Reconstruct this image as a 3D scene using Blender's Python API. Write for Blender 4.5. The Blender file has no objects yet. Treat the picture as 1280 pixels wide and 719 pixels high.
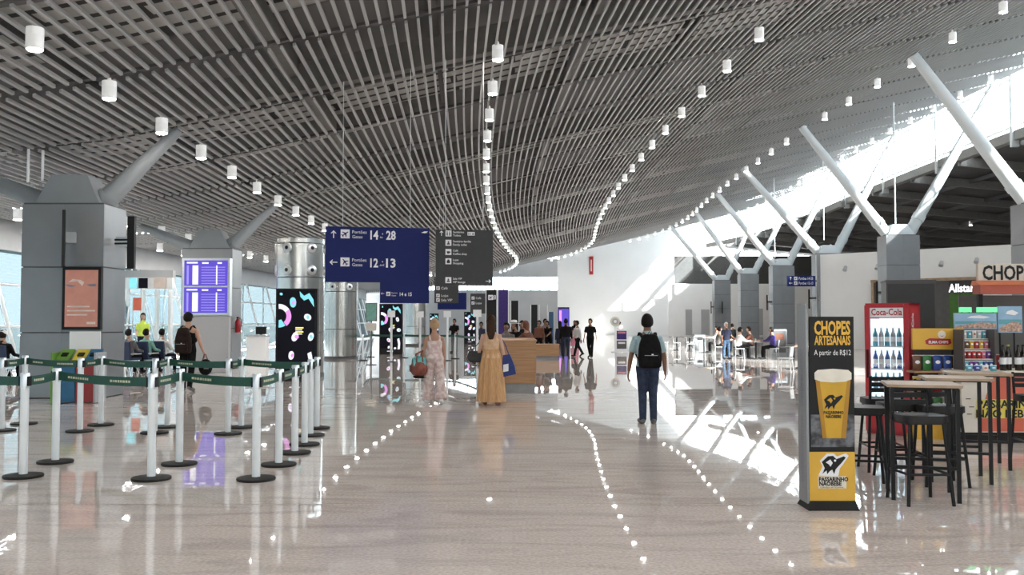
import bpy, bmesh, math, random
from mathutils import Vector, Matrix
random.seed(7)
PI = math.pi
S = bpy.context.scene
C = S.collection

# ------------------------------------------------------------------ camera, world, sun, exposure
F, CX, CY, HOR, EYE = 1150.0, 640.0, 359.5, 402.0, 1.6
PITCH = math.atan((HOR - CY) / F)
cd = bpy.data.cameras.new('camera'); cam = bpy.data.objects.new('camera', cd); C.objects.link(cam)
cd.sensor_width = 36.0; cd.lens = 36.0 * F / 1280.0; cd.clip_end = 600
cam.location = (0, 0, EYE); cam.rotation_euler = (PI / 2 + PITCH, 0, 0)
S.camera = cam

W = bpy.data.worlds.new('sky'); S.world = W; W.use_nodes = True
nt = W.node_tree; nt.nodes.clear()
wo = nt.nodes.new('ShaderNodeOutputWorld'); bg = nt.nodes.new('ShaderNodeBackground')
tc = nt.nodes.new('ShaderNodeTexCoord'); sx = nt.nodes.new('ShaderNodeSeparateXYZ'); rp = nt.nodes.new('ShaderNodeValToRGB')
rp.color_ramp.elements[0].position = 0.0; rp.color_ramp.elements[0].color = (0.92, 0.97, 1.0, 1)
rp.color_ramp.elements[1].position = 0.6; rp.color_ramp.elements[1].color = (0.82, 0.92, 1.0, 1)
nt.links.new(tc.outputs['Generated'], sx.inputs[0]); nt.links.new(sx.outputs['Z'], rp.inputs[0])
nt.links.new(rp.outputs[0], bg.inputs['Color']); nt.links.new(bg.outputs[0], wo.inputs[0])
bg.inputs['Strength'].default_value = 5.0

sd = bpy.data.lights.new('sun', 'SUN'); sd.energy = 13.0; sd.angle = 0.02; sd.color = (1.0, 0.97, 0.92)
sun = bpy.data.objects.new('sun', sd); C.objects.link(sun)
sun.rotation_euler = Vector((-1.0, 1.0, -0.85)).to_track_quat('-Z', 'Y').to_euler(); sun.location = (60, -30, 60)

def portal(name, loc, direction, sx_, sy_):
    l = bpy.data.lights.new(name, 'AREA'); l.shape = 'RECTANGLE'; l.size = sx_; l.size_y = sy_
    l.cycles.is_portal = True
    o = bpy.data.objects.new(name, l); C.objects.link(o); o.location = loc
    o.rotation_euler = Vector(direction).to_track_quat('-Z', 'Y').to_euler(); return o
portal('sky_portal', (25.2, 52, 12.2), (-1, 0, 0), 3.2, 118)
portal('sky_portal', (5, -12.6, 5.5), (0, 1, 0), 40, 11)
portal('sky_portal', (-16.8, 50, 2.2), (1, 0, 0), 4.6, 122)

vs = S.view_settings
vs.view_transform = 'Standard'; vs.look = 'None'; vs.gamma = 1.0; vs.use_curve_mapping = False
vs.exposure = 1.2
S.cycles.max_bounces = 10; S.cycles.diffuse_bounces = 6; S.cycles.glossy_bounces = 4; S.cycles.transparent_max_bounces = 16
S.cycles.use_denoising = True
S.cycles.sample_clamp_indirect = 8.0

def ray(px, py):
    x = (px - CX) / F; y = (CY - py) / F
    c, s = math.cos(PITCH), math.sin(PITCH)
    return Vector((x, c - y * s, s + y * c))
def at(px, py, Y):
    d = ray(px, py); return Vector((0, 0, EYE)) + d * (Y / d.y)
def gnd(px, py):
    d = ray(px, py); return Vector((0, 0, EYE)) + d * (-EYE / d.z)

# ------------------------------------------------------------------ materials
MATS = {}
def mat(name, col, rough=0.5, metal=0.0, var=0.06, scale=6.0, emit=None, es=0.0, spec=0.5, bump=0.0, col2=None, stretch=(1, 1, 1), coat=0.0):
    if name in MATS: return MATS[name]
    m = bpy.data.materials.new(name); m.use_nodes = True
    n = m.node_tree; b = n.nodes['Principled BSDF']
    t = n.nodes.new('ShaderNodeTexCoord'); mp = n.nodes.new('ShaderNodeMapping'); mp.inputs['Scale'].default_value = stretch
    ns = n.nodes.new('ShaderNodeTexNoise'); ns.inputs['Scale'].default_value = scale; ns.inputs['Detail'].default_value = 4
    r = n.nodes.new('ShaderNodeValToRGB')
    c2 = col2 if col2 else tuple(max(0, c * (1 - var * 2)) for c in col)
    c1 = col if col2 else tuple(min(1, c * (1 + var)) for c in col)
    lo, hi = (0.42, 0.58) if col2 else (0.3, 0.7)
    r.color_ramp.elements[0].position = lo; r.color_ramp.elements[0].color = (*c2, 1)
    r.color_ramp.elements[1].position = hi; r.color_ramp.elements[1].color = (*c1, 1)
    n.links.new(t.outputs['Object'], mp.inputs[0]); n.links.new(mp.outputs[0], ns.inputs['Vector']); n.links.new(ns.outputs['Fac'], r.inputs[0])
    n.links.new(r.outputs[0], b.inputs['Base Color'])
    b.inputs['Roughness'].default_value = rough; b.inputs['Metallic'].default_value = metal
    b.inputs['Specular IOR Level'].default_value = spec; b.inputs['Coat Weight'].default_value = coat
    if emit: b.inputs['Emission Color'].default_value = (*emit, 1); b.inputs['Emission Strength'].default_value = es
    if bump:
        bp = n.nodes.new('ShaderNodeBump'); bp.inputs['Strength'].default_value = bump; bp.inputs['Distance'].default_value = 0.02
        n.links.new(ns.outputs['Fac'], bp.inputs['Height']); n.links.new(bp.outputs[0], b.inputs['Normal'])
    MATS[name] = m; return m

def glass_mat(name, tint=(0.93, 0.98, 1.0)):
    if name in MATS: return MATS[name]
    m = bpy.data.materials.new(name); m.use_nodes = True; n = m.node_tree; n.nodes.clear()
    o = n.nodes.new('ShaderNodeOutputMaterial'); mx = n.nodes.new('ShaderNodeMixShader'); tr = n.nodes.new('ShaderNodeBsdfTransparent')
    gl = n.nodes.new('ShaderNodeBsdfGlossy'); gl.inputs['Roughness'].default_value = 0.02
    lw = n.nodes.new('ShaderNodeLayerWeight'); lw.inputs['Blend'].default_value = 0.5
    pw = n.nodes.new('ShaderNodeMath'); pw.operation = 'POWER'; pw.inputs[1].default_value = 5.0
    fr = n.nodes.new('ShaderNodeMath'); fr.operation = 'MULTIPLY_ADD'; fr.inputs[1].default_value = 0.45; fr.inputs[2].default_value = 0.03
    n.links.new(lw.outputs['Facing'], pw.inputs[0]); n.links.new(pw.outputs[0], fr.inputs[0])
    tr.inputs[0].default_value = (*tint, 1)
    n.links.new(fr.outputs[0], mx.inputs[0]); n.links.new(tr.outputs[0], mx.inputs[1]); n.links.new(gl.outputs[0], mx.inputs[2]); n.links.new(mx.outputs[0], o.inputs[0])
    MATS[name] = m; return m

def floor_mat():
    m = bpy.data.materials.new('polished_granite'); m.use_nodes = True; n = m.node_tree; b = n.nodes['Principled BSDF']
    t = n.nodes.new('ShaderNodeTexCoord')
    f = n.nodes.new('ShaderNodeTexNoise'); f.inputs['Scale'].default_value = 38; f.inputs['Detail'].default_value = 8
    mp = n.nodes.new('ShaderNodeMapping'); mp.inputs['Scale'].default_value = (0.5, 2.2, 1)
    g = n.nodes.new('ShaderNodeTexNoise'); g.inputs['Scale'].default_value = 1.6; g.inputs['Detail'].default_value = 6; g.inputs['Distortion'].default_value = 1.2
    # slab to slab shade, whole slabs laid 1.2 m wide
    br = n.nodes.new('ShaderNodeTexBrick'); br.inputs['Scale'].default_value = 1.0; br.inputs['Mortar Size'].default_value = 0.0
    br.inputs['Brick Width'].default_value = 1.2; br.inputs['Row Height'].default_value = 1.2; br.offset = 0.0
    br.inputs['Color1'].default_value = (0.46, 0.46, 0.46, 1); br.inputs['Color2'].default_value = (0.54, 0.54, 0.54, 1)
    r1 = n.nodes.new('ShaderNodeValToRGB'); r1.color_ramp.elements[0].position = 0.3; r1.color_ramp.elements[1].position = 0.72
    r1.color_ramp.elements[0].color = (0.60, 0.525, 0.485, 1); r1.color_ramp.elements[1].color = (0.86, 0.775, 0.725, 1)
    r2 = n.nodes.new('ShaderNodeValToRGB'); r2.color_ramp.elements[0].position = 0.32; r2.color_ramp.elements[1].position = 0.55
    r2.color_ramp.elements[0].color = (0.80, 0.785, 0.78, 1); r2.color_ramp.elements[1].color = (1, 1, 1, 1)
    m1 = n.nodes.new('ShaderNodeMix'); m1.data_type = 'RGBA'; m1.blend_type = 'MULTIPLY'; m1.inputs[0].default_value = 1
    m2 = n.nodes.new('ShaderNodeMix'); m2.data_type = 'RGBA'; m2.blend_type = 'OVERLAY'; m2.inputs[0].default_value = 0.8
    L = n.links.new
    L(t.outputs['Object'], f.inputs['Vector']); L(t.outputs['Object'], mp.inputs[0]); L(mp.outputs[0], g.inputs['Vector']); L(t.outputs['Object'], br.inputs['Vector'])
    L(f.outputs['Fac'], r1.inputs[0]); L(g.outputs['Fac'], r2.inputs[0])
    L(r1.outputs[0], m1.inputs[6]); L(r2.outputs[0], m1.inputs[7]); L(m1.outputs[2], m2.inputs[6]); L(br.outputs['Color'], m2.inputs[7])
    L(m2.outputs[2], b.inputs['Base Color'])
    b.inputs['Roughness'].default_value = 0.015; b.inputs['IOR'].default_value = 1.52; b.inputs['Specular IOR Level'].default_value = 0.6
    w = n.nodes.new('ShaderNodeTexNoise'); w.inputs['Scale'].default_value = 1.1; w.inputs['Detail'].default_value = 2
    bp = n.nodes.new('ShaderNodeBump'); bp.inputs['Strength'].default_value = 0.018; bp.inputs['Distance'].default_value = 0.02
    L(t.outputs['Object'], w.inputs['Vector']); L(w.outputs['Fac'], bp.inputs['Height']); L(bp.outputs[0], b.inputs['Normal'])
    return m

def deck_mat():
    m = bpy.data.materials.new('roof_deck'); m.use_nodes = True; n = m.node_tree; b = n.nodes['Principled BSDF']
    t = n.nodes.new('ShaderNodeTexCoord'); s = n.nodes.new('ShaderNodeSeparateXYZ'); L = n.links.new
    w = n.nodes.new('ShaderNodeTexWave'); w.wave_type = 'BANDS'; w.bands_direction = 'Y'; w.inputs['Scale'].default_value = 0.028; w.inputs['Distortion'].default_value = 0.0
    w.inputs['Phase Offset'].default_value = 1.2
    br = n.nodes.new('ShaderNodeTexBrick'); br.inputs['Brick Width'].default_value = 3.2; br.inputs['Row Height'].default_value = 0.62; br.inputs['Mortar Size'].default_value = 0.09
    br.inputs['Scale'].default_value = 1.0
    br.inputs['Color1'].default_value = (0.55, 0.55, 0.53, 1); br.inputs['Color2'].default_value = (0.47, 0.47, 0.45, 1); br.inputs['Mortar'].default_value = (0.05, 0.05, 0.05, 1)
    r = n.nodes.new('ShaderNodeValToRGB'); r.color_ramp.elements[0].position = 0.52; r.color_ramp.elements[1].position = 0.60
    mx = n.nodes.new('ShaderNodeMix'); mx.data_type = 'RGBA'
    L(t.outputs['Object'], w.inputs['Vector']); L(t.outputs['Object'], br.inputs['Vector']); L(w.outputs['Fac'], r.inputs[0]); L(r.outputs[0], mx.inputs[0])
    mx.inputs[6].default_value = (0.17, 0.17, 0.175, 1); L(br.outputs['Color'], mx.inputs[7]); L(mx.outputs[2], b.inputs['Base Color'])
    b.inputs['Roughness'].default_value = 0.9
    return m

M = dict(
 slat=mat('slat_grey', (0.46, 0.475, 0.485), 0.55, var=0.03, scale=0.7),
 dark_steel=mat('dark_steel', (0.09, 0.09, 0.095), 0.6),
 beam=mat('beam_grey', (0.20, 0.20, 0.195), 0.6),
 white_wall=mat('white_wall', (0.86, 0.87, 0.87), 0.6, var=0.02, scale=0.6),
 far_wall=mat('far_wall_white', (0.82, 0.84, 0.84), 0.7, var=0.015, scale=0.4),
 grey_wall=mat('grey_wall', (0.42, 0.43, 0.44), 0.6, var=0.03, scale=0.8),
 clad=mat('cladding_grey', (0.27, 0.287, 0.303), 0.38, 0.25, var=0.04, scale=1.5),
 strut=mat('strut_paint', (0.29, 0.32, 0.34), 0.4, var=0.03, scale=2),
 strut_w=mat('strut_white_paint', (0.56, 0.61, 0.63), 0.4, var=0.02, scale=2),
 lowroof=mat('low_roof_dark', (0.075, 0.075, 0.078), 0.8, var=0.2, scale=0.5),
 white_metal=mat('white_metal', (0.78, 0.82, 0.84), 0.4, var=0.02),
 alu=mat('brushed_aluminium', (0.70, 0.72, 0.74), 0.28, 0.9, var=0.04, scale=20),
 steel=mat('stainless_steel', (0.62, 0.62, 0.60), 0.22, 1.0, var=0.05, scale=3, stretch=(1, 1, 0.1)),
 black=mat('black_plastic', (0.007, 0.007, 0.008), 0.45, spec=0.3),
 rubber=mat('black_rubber', (0.010, 0.010, 0.010), 0.6, spec=0.3),
 blackmetal=mat('black_metal', (0.006, 0.006, 0.007), 0.42, spec=0.3),
 leather=mat('black_leatherette', (0.009, 0.008, 0.008), 0.4, bump=0.05, scale=60, spec=0.35),
 belt=mat('green_webbing', (0.012, 0.085, 0.058), 0.6, var=0.1, scale=30),
 print_pale=mat('pale_print', (0.62, 0.62, 0.45), 0.6),
 white=mat('white_print', (0.85, 0.86, 0.88), 0.5, var=0.01),
 blue=mat('sign_blue', (0.008, 0.016, 0.115), 0.6, var=0.03, spec=0.25),
 grey_sign=mat('sign_grey', (0.055, 0.058, 0.06), 0.6, var=0.03, spec=0.25),
 wood=mat('light_oak', (0.43, 0.245, 0.12), 0.45, col2=(0.35, 0.19, 0.09), scale=3, stretch=(0.4, 3, 12)),
 tabletop=mat('worn_tabletop', (0.42, 0.30, 0.20), 0.45, col2=(0.33, 0.23, 0.15), scale=5, stretch=(1, 6, 1)),
 plinth=mat('grey_plinth', (0.26, 0.26, 0.26), 0.4),
 lamp_body=mat('lamp_white', (0.85, 0.86, 0.86), 0.45, var=0.01, emit=(1, 0.98, 0.95), es=0.12),
 lamp=mat('lamp_glow', (0.9, 0.9, 0.9), 0.5, emit=(1.0, 0.92, 0.84), es=135.0),
 purple=mat('screen_violet', (0.02, 0.01, 0.1), 0.3, emit=(0.13, 0.08, 0.72), es=0.36),
 purple_row=mat('screen_row', (0.1, 0.1, 0.3), 0.3, emit=(0.35, 0.30, 0.85), es=0.40),
 screen_white=mat('screen_white', (0.5, 0.5, 0.5), 0.3, emit=(0.85, 0.85, 1.0), es=0.40),
 screen_black=mat('screen_black', (0.004, 0.004, 0.007), 0.3, spec=0.12, emit=(0.01, 0.01, 0.02), es=0.1),
 s_pink=mat('screen_pink', (0.3, 0.1, 0.3), 0.3, emit=(0.85, 0.35, 0.85), es=0.4),
 s_cyan=mat('screen_cyan', (0.1, 0.3, 0.35), 0.3, emit=(0.25, 0.75, 0.85), es=0.4),
 s_yellow=mat('screen_yellow', (0.3, 0.3, 0.1), 0.3, emit=(0.9, 0.75, 0.15), es=0.7),
 poster=mat('poster_coral', (0.46, 0.205, 0.155), 0.35, emit=(0.55, 0.25, 0.19), es=0.10),
 poster_pale=mat('poster_pale', (0.75, 0.62, 0.55), 0.4),
 poster_grey=mat('poster_greyblue', (0.2, 0.22, 0.27), 0.4),
 red=mat('red_enamel', (0.42, 0.014, 0.022), 0.32, var=0.04),
 orange=mat('counter_orange', (0.62, 0.13, 0.075), 0.45, var=0.04),
 yellow=mat('brand_yellow', (0.72, 0.42, 0.05), 0.5, var=0.03),
 lemon=mat('lemon_yellow', (0.72, 0.62, 0.10), 0.5, var=0.03),
 amber=mat('beer_amber', (0.62, 0.36, 0.02), 0.4, var=0.04),
 amber_dark=mat('beer_amber_deep', (0.42, 0.21, 0.012), 0.4, var=0.04),
 foam=mat('beer_foam', (0.80, 0.76, 0.66), 0.6),
 smoke=mat('print_smoke', (0.16, 0.17, 0.19), 0.5, var=0.3, scale=9, col2=(0.03, 0.03, 0.035)),
 panel_dark=mat('dark_shopfront', (0.095, 0.093, 0.092), 0.5, var=0.08, scale=4),
 green=mat('green_wall', (0.06, 0.17, 0.025), 0.6),
 glow=mat('lit_letters', (0.9, 0.9, 0.9), 0.4, emit=(1, 1, 1), es=1.2),
 greenglow=mat('green_sign_glow', (0.1, 0.5, 0.2), 0.4, emit=(0.12, 0.75, 0.28), es=0.5),
 fridge_in=mat('fridge_lit_back', (0.8, 0.85, 0.88), 0.4, emit=(0.80, 0.92, 1.0), es=0.38),
 kraft=mat('whitewashed_board', (0.66, 0.62, 0.55), 0.6, var=0.04, scale=3),
 cream=mat('cream_counter', (0.75, 0.72, 0.62), 0.4),
 skin=mat('skin_tan', (0.42, 0.23, 0.155), 0.5, var=0.05, scale=9),
 skin_l=mat('skin_light', (0.56, 0.34, 0.25), 0.5, var=0.05, scale=9),
 skin_d=mat('skin_brown', (0.23, 0.115, 0.07), 0.5, var=0.05, scale=9),
 hair=mat('hair_black', (0.014, 0.011, 0.01), 0.6, spec=0.12, var=0.3, scale=40, stretch=(4, 4, 0.6)),
 hair_br=mat('hair_brown', (0.05, 0.027, 0.016), 0.6, spec=0.12, var=0.3, scale=40, stretch=(4, 4, 0.6)),
 hair_bl=mat('hair_blonde', (0.50, 0.32, 0.17), 0.55, var=0.3, scale=40, stretch=(4, 4, 0.6)),
 hair_w=mat('hair_white', (0.72, 0.70, 0.67), 0.6, var=0.1, scale=40),
 lip=mat('lips', (0.30, 0.09, 0.075), 0.5), eyew=mat('eye_white', (0.75, 0.73, 0.7), 0.3), iris=mat('eye_dark', (0.02, 0.012, 0.01), 0.2),
 jeans=mat('denim_navy', (0.022, 0.034, 0.075), 0.8, var=0.25, scale=14),
 denim=mat('denim_mid', (0.06, 0.12, 0.22), 0.8, var=0.2, scale=14),
 tee_blue=mat('pale_blue_cotton', (0.36, 0.50, 0.54), 0.85, var=0.08, scale=18),
 cloth_black=mat('black_cloth', (0.008, 0.0075, 0.008), 0.9, spec=0.2, var=0.3, scale=18),
 cloth_navy=mat('navy_cloth', (0.02, 0.026, 0.06), 0.85, var=0.2, scale=18),
 cloth_white=mat('white_cloth', (0.76, 0.75, 0.73), 0.85, var=0.05, scale=18),
 cloth_teal=mat('teal_cloth', (0.20, 0.42, 0.36), 0.85, var=0.1, scale=18),
 cloth_purple=mat('purple_cloth', (0.05, 0.03, 0.17), 0.85, var=0.15, scale=18),
 cloth_brown=mat('brown_cloth', (0.17, 0.065, 0.042), 0.85, var=0.15, scale=18),
 cloth_grey=mat('grey_cloth', (0.16, 0.155, 0.15), 0.85, var=0.15, scale=18),
 cloth_pinkk=mat('pink_cloth', (0.62, 0.22, 0.30), 0.85, var=0.1, scale=18),
 hivis=mat('hivis_yellow', (0.60, 0.78, 0.10), 0.7, var=0.06, scale=18),
 floral=mat('pink_print_fabric', (0.74, 0.66, 0.62), 0.85, col2=(0.60, 0.43, 0.41), scale=15),
 tan=mat('tan_pleated_fabric', (0.60, 0.345, 0.165), 0.8, var=0.12, scale=10, stretch=(6, 6, 0.5)),
 tan_top=mat('tan_blouse_fabric', (0.66, 0.44, 0.27), 0.8, var=0.1, scale=10),
 tan_d=mat('tan_shadow_stripe', (0.36, 0.19, 0.08), 0.8, var=0.1, scale=10),
 bag_red=mat('red_brown_leather', (0.26, 0.07, 0.045), 0.55, col2=(0.16, 0.045, 0.03), scale=12),
 bag_dark=mat('dark_brown_nylon', (0.022, 0.012, 0.010), 0.8, var=0.2, scale=12, spec=0.2),
 bag_blue=mat('blue_tote_fabric', (0.025, 0.045, 0.20), 0.7, var=0.1, scale=12),
 teal_scarf=mat('turquoise_scarf', (0.16, 0.50, 0.50), 0.8, var=0.1, scale=12),
 bin_blue=mat('bin_blue', (0.03, 0.14, 0.26), 0.5), bin_green=mat('bin_green', (0.16, 0.34, 0.05), 0.5), bin_yellow=mat('bin_yellow', (0.62, 0.47, 0.04), 0.5), bin_red=mat('bin_red', (0.30, 0.03, 0.03), 0.5),
 seat_blue=mat('seat_blue', (0.018, 0.03, 0.075), 0.6),
 glass_tint=glass_mat('tinted_glass', (0.27, 0.305, 0.315)), glass_end=glass_mat('added_end_glass', (0.36, 0.36, 0.35)), glass=glass_mat('window_glass'), glass_clear=glass_mat('fridge_glass', (0.97, 0.99, 1.0)),  # end glass belongs to the added rear window, tinted to limit front light
 apron=mat('concrete_apron', (0.45, 0.45, 0.43), 0.9, var=0.05, scale=0.1),
 floor=floor_mat(), deck=deck_mat(),
)
PACK = [mat('packet_%s' % n, c, 0.35, var=0.2, scale=9) for n, c in dict(blue=(0.04, 0.10, 0.42), red=(0.5, 0.03, 0.03), gold=(0.68, 0.42, 0.04), violet=(0.16, 0.05, 0.30),
        silver=(0.6, 0.6, 0.62), green=(0.05, 0.26, 0.07), white=(0.8, 0.78, 0.74), teal=(0.1, 0.42, 0.55), pink=(0.7, 0.18, 0.28), brown=(0.18, 0.08, 0.04)).items()]

# ------------------------------------------------------------------ mesh helpers
class MB:
    def __init__(s): s.v = []; s.f = []
    def add(s, vs_, fs):
        o = len(s.v); s.v += [tuple(p) for p in vs_]; s.f += [tuple(i + o for i in f) for f in fs]; return s
    def box(s, c, d, R=None):
        x, y, z = d[0] / 2, d[1] / 2, d[2] / 2
        P = [Vector(p) for p in ((-x, -y, -z), (x, -y, -z), (x, y, -z), (-x, y, -z), (-x, -y, z), (x, -y, z), (x, y, z), (-x, y, z))]
        if R: P = [R @ p for p in P]
        c = Vector(c)
        return s.add([c + p for p in P], [(0, 3, 2, 1), (4, 5, 6, 7), (0, 1, 5, 4), (1, 2, 6, 5), (2, 3, 7, 6), (3, 0, 4, 7)])
    def rbox(s, c, d, r=0.02, n=3):   # box rounded in plan (x, y)
        x, y = d[0] / 2 - r, d[1] / 2 - r; P = []
        for qx, qy, a0 in ((x, y, 0), (-x, y, 90), (-x, -y, 180), (x, -y, 270)):
            for k in range(n + 1):
                a = math.radians(a0 + 90 * k / n); P.append((qx + r * math.cos(a), qy + r * math.sin(a)))
        rings = [[(c[0] + p[0], c[1] + p[1], c[2] + z) for p in P] for z in (-d[2] / 2, d[2] / 2)]
        return s.loft(rings)
    def loft(s, rings, cap=True):
        n = len(rings[0]); vs_ = [p for r in rings for p in r]; fs = []
        for i in range(len(rings) - 1):
            for j in range(n):
                k = (j + 1) % n; fs.append((i * n + j, i * n + k, (i + 1) * n + k, (i + 1) * n + j))
        if cap: fs.append(tuple(range(n - 1, -1, -1))); fs.append(tuple((len(rings) - 1) * n + j for j in range(n)))
        return s.add(vs_, fs)
    def tube(s, pts, rad, n=10, hint=(0, 1, 0)):   # rad: radius or (r along hint side, r other) per point
        pts = [Vector(p) for p in pts]
        if not isinstance(rad, (list, tuple)): rad = [rad] * len(pts)
        rings = []; u = None
        for i, p in enumerate(pts):
            d = (pts[min(i + 1, len(pts) - 1)] - pts[max(i - 1, 0)]).normalized()
            if u is None:
                h = Vector(hint)
                if abs(h.dot(d)) > 0.95: h = Vector((1, 0, 0)) if abs(d.x) < 0.9 else Vector((0, 0, 1))
                u = (h - d * h.dot(d)).normalized()
            else: u = (u - d * u.dot(d)).normalized()
            w = d.cross(u); r = rad[i]; ra, rb = (r if isinstance(r, (list, tuple)) else (r, r))
            rings.append([p + u * (ra * math.cos(2 * PI * k / n)) + w * (rb * math.sin(2 * PI * k / n)) for k in range(n)])
        return s.loft(rings)
    def cyl(s, p0, p1, r0, r1=None, n=16): return s.tube([p0, p1], [r0, r0 if r1 is None else r1], n)
    def lathe(s, prof, c=(0, 0, 0), n=20):
        return s.loft([[(c[0] + r * math.cos(2 * PI * k / n), c[1] + r * math.sin(2 * PI * k / n), c[2] + z) for k in range(n)] for r, z in prof])
    def ell(s, c, r, n=12, m=8, fn=None):
        rings = []
        for i in range(m + 1):
            t = -PI / 2 + PI * (i / m) * 0.98 + PI * 0.01
            ring = []
            for k in range(n):
                a = 2 * PI * k / n; p = Vector((math.cos(t) * math.cos(a), math.cos(t) * math.sin(a), math.sin(t)))
                q = fn(p) if fn else 1.0
                ring.append((c[0] + r[0] * p.x * q, c[1] + r[1] * p.y * q, c[2] + r[2] * p.z * q))
            rings.append(ring)
        return s.loft(rings)
    def prism(s, pts, y0, t):    # outline in x,z extruded along y
        n = len(pts)
        return s.add([(p[0], y0, p[1]) for p in pts] + [(p[0], y0 + t, p[1]) for p in pts],
                     [tuple(range(n)), tuple(range(2 * n - 1, n - 1, -1))] + [(i, i + n, (i + 1) % n + n, (i + 1) % n) for i in range(n)])
    def xform(s, Mx):
        s.v = [tuple(Mx @ Vector(p)) for p in s.v]; return s
    def mesh(s, name, m=None, angle=40, fix=True):
        me = bpy.data.meshes.new(name); me.from_pydata(s.v, [], s.f); finish(me, m, angle, fix); return me
    def build(s, name, m, parent=None, loc=(0, 0, 0), rot=(0, 0, 0), angle=40):
        return link(name, s.mesh(name, m, angle), parent, loc, rot)
def finish(me, m, angle=40, fix=True):
    if fix:
        b = bmesh.new(); b.from_mesh(me); bmesh.ops.recalc_face_normals(b, faces=b.faces); b.to_mesh(me); b.free()
    if m: me.materials.append(m)
    me.shade_smooth(); me.set_sharp_from_angle(angle=math.radians(angle))
def link(name, me, parent=None, loc=(0, 0, 0), rot=(0, 0, 0)):
    o = bpy.data.objects.new(name, me); C.objects.link(o); o.parent = parent; o.location = loc; o.rotation_euler = rot; return o
def tag(o, label=None, cat=None, group=None, kind=None):
    if label: o['label'] = label
    if cat: o['category'] = cat
    if group: o['group'] = group
    if kind: o['kind'] = kind
    return o
def thing(name, label, cat, loc=(0, 0, 0), rz=0.0, group=None):
    o = bpy.data.objects.new(name, None); C.objects.link(o); o.location = loc; o.rotation_euler = (0, 0, rz); o.empty_display_size = 0.1
    return tag(o, label, cat, group)
def struct(name, mb, m, parent=None, angle=40):
    o = mb.build(name, m, parent, angle=angle)
    if parent is None: o['kind'] = 'structure'
    return o
KIDS = {}
def dup(root, loc, rz=0.0, label=None, group=None):
    r = root.copy(); C.objects.link(r); r.location = loc; r.rotation_euler = (0, 0, rz)
    if label: r['label'] = label
    if group: r['group'] = group
    if root.name not in KIDS: KIDS[root.name] = [(c, list(c.children)) for c in root.children]
    for ch, sub in KIDS[root.name]:
        c = ch.copy(); C.objects.link(c); c.parent = r
        for g in sub:
            d = g.copy(); C.objects.link(d); d.parent = c
    return r
TMP = bpy.data.scenes.new('tmp')
def evaluated(data, setup=None):
    o = bpy.data.objects.new('tmp', data); TMP.collection.objects.link(o)
    if setup: setup(o)
    vl = TMP.view_layers[0]; vl.update(); dg = vl.depsgraph
    me = bpy.data.meshes.new_from_object(o.evaluated_get(dg), depsgraph=dg)
    bpy.data.objects.remove(o); return me
def remesh(mb, vox=0.02, it=3):
    me = bpy.data.meshes.new('t'); me.from_pydata(mb.v, [], mb.f)
    b = bmesh.new(); b.from_mesh(me); bmesh.ops.recalc_face_normals(b, faces=b.faces); b.to_mesh(me); b.free()
    def st(o):
        r = o.modifiers.new('r', 'REMESH'); r.mode = 'VOXEL'; r.voxel_size = vox
        s = o.modifiers.new('s', 'SMOOTH'); s.iterations = it; s.factor = 0.5
    out = evaluated(me, st); bpy.data.meshes.remove(me); return out
TXT = {}
def text(body, m, parent, x, z, y=0.0, h=None, w=None, align='L', name='lettering', bold=0.0, ext=0.002):
    """printed words facing local -Y; x,z = left/centre and bottom of the capitals; h cap height, w total width"""
    key = (body, bold)
    if key not in TXT:
        cu = bpy.data.curves.new('t', 'FONT'); cu.body = body; cu.size = 1.0; cu.offset = bold; cu.resolution_u = 2
        me0 = evaluated(cu); vv = [tuple(p.co) for p in me0.vertices]; ff = [tuple(p.vertices) for p in me0.polygons]
        TXT[key] = (vv, ff); bpy.data.meshes.remove(me0); bpy.data.curves.remove(cu)
    vv, ff = TXT[key]
    x0 = min(p[0] for p in vv); x1 = max(p[0] for p in vv); cap = 0.7
    sz = (h / cap) if h else (w / (x1 - x0)); sxx = (w / (x1 - x0)) if w else sz
    off = x if align == 'L' else x - (x1 - x0) * sxx / 2
    mb = MB(); mb.add([((p[0] - x0) * sxx + off, y - ext, p[1] * sz + z) for p in vv], ff)
    me = bpy.data.meshes.new(name); me.from_pydata(mb.v, [], mb.f); me.materials.append(m)
    return link(name, me, parent)
def flat(name, pts, m, parent, y=0.0, t=0.004, angle=40):
    return MB().prism(pts, y - t, t).build(name, m, parent, angle=angle)
def rect(x0, z0, x1, z1): return [(x0, z0), (x1, z0), (x1, z1), (x0, z1)]
def circ(x, z, r, n=16, rz=None): return [(x + r * math.cos(2 * PI * k / n), z + (rz or r) * math.sin(2 * PI * k / n)) for k in range(n)]
def place_poly(pts, x, z, s, rot=0.0, mir=1):
    c, q = math.cos(rot), math.sin(rot); return [(x + s * mir * (p[0] * c - p[1] * q), z + s * (p[0] * q + p[1] * c)) for p in pts]
PLANE = [(0.5, 0.0), (0.42, 0.06), (0.15, 0.07), (-0.1, 0.42), (-0.2, 0.42), (-0.06, 0.07), (-0.3, 0.06), (-0.42, 0.2), (-0.5, 0.2), (-0.43, 0.0),
         (-0.5, -0.2), (-0.42, -0.2), (-0.3, -0.06), (-0.06, -0.07), (-0.2, -0.42), (-0.1, -0.42), (0.15, -0.07), (0.42, -0.06)]
ARROW = [(0.5, 0.0), (0.1, 0.38), (0.1, 0.2), (0.26, 0.06), (-0.5, 0.06), (-0.5, -0.06), (0.26, -0.06), (0.1, -0.2), (0.1, -0.38)]

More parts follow.
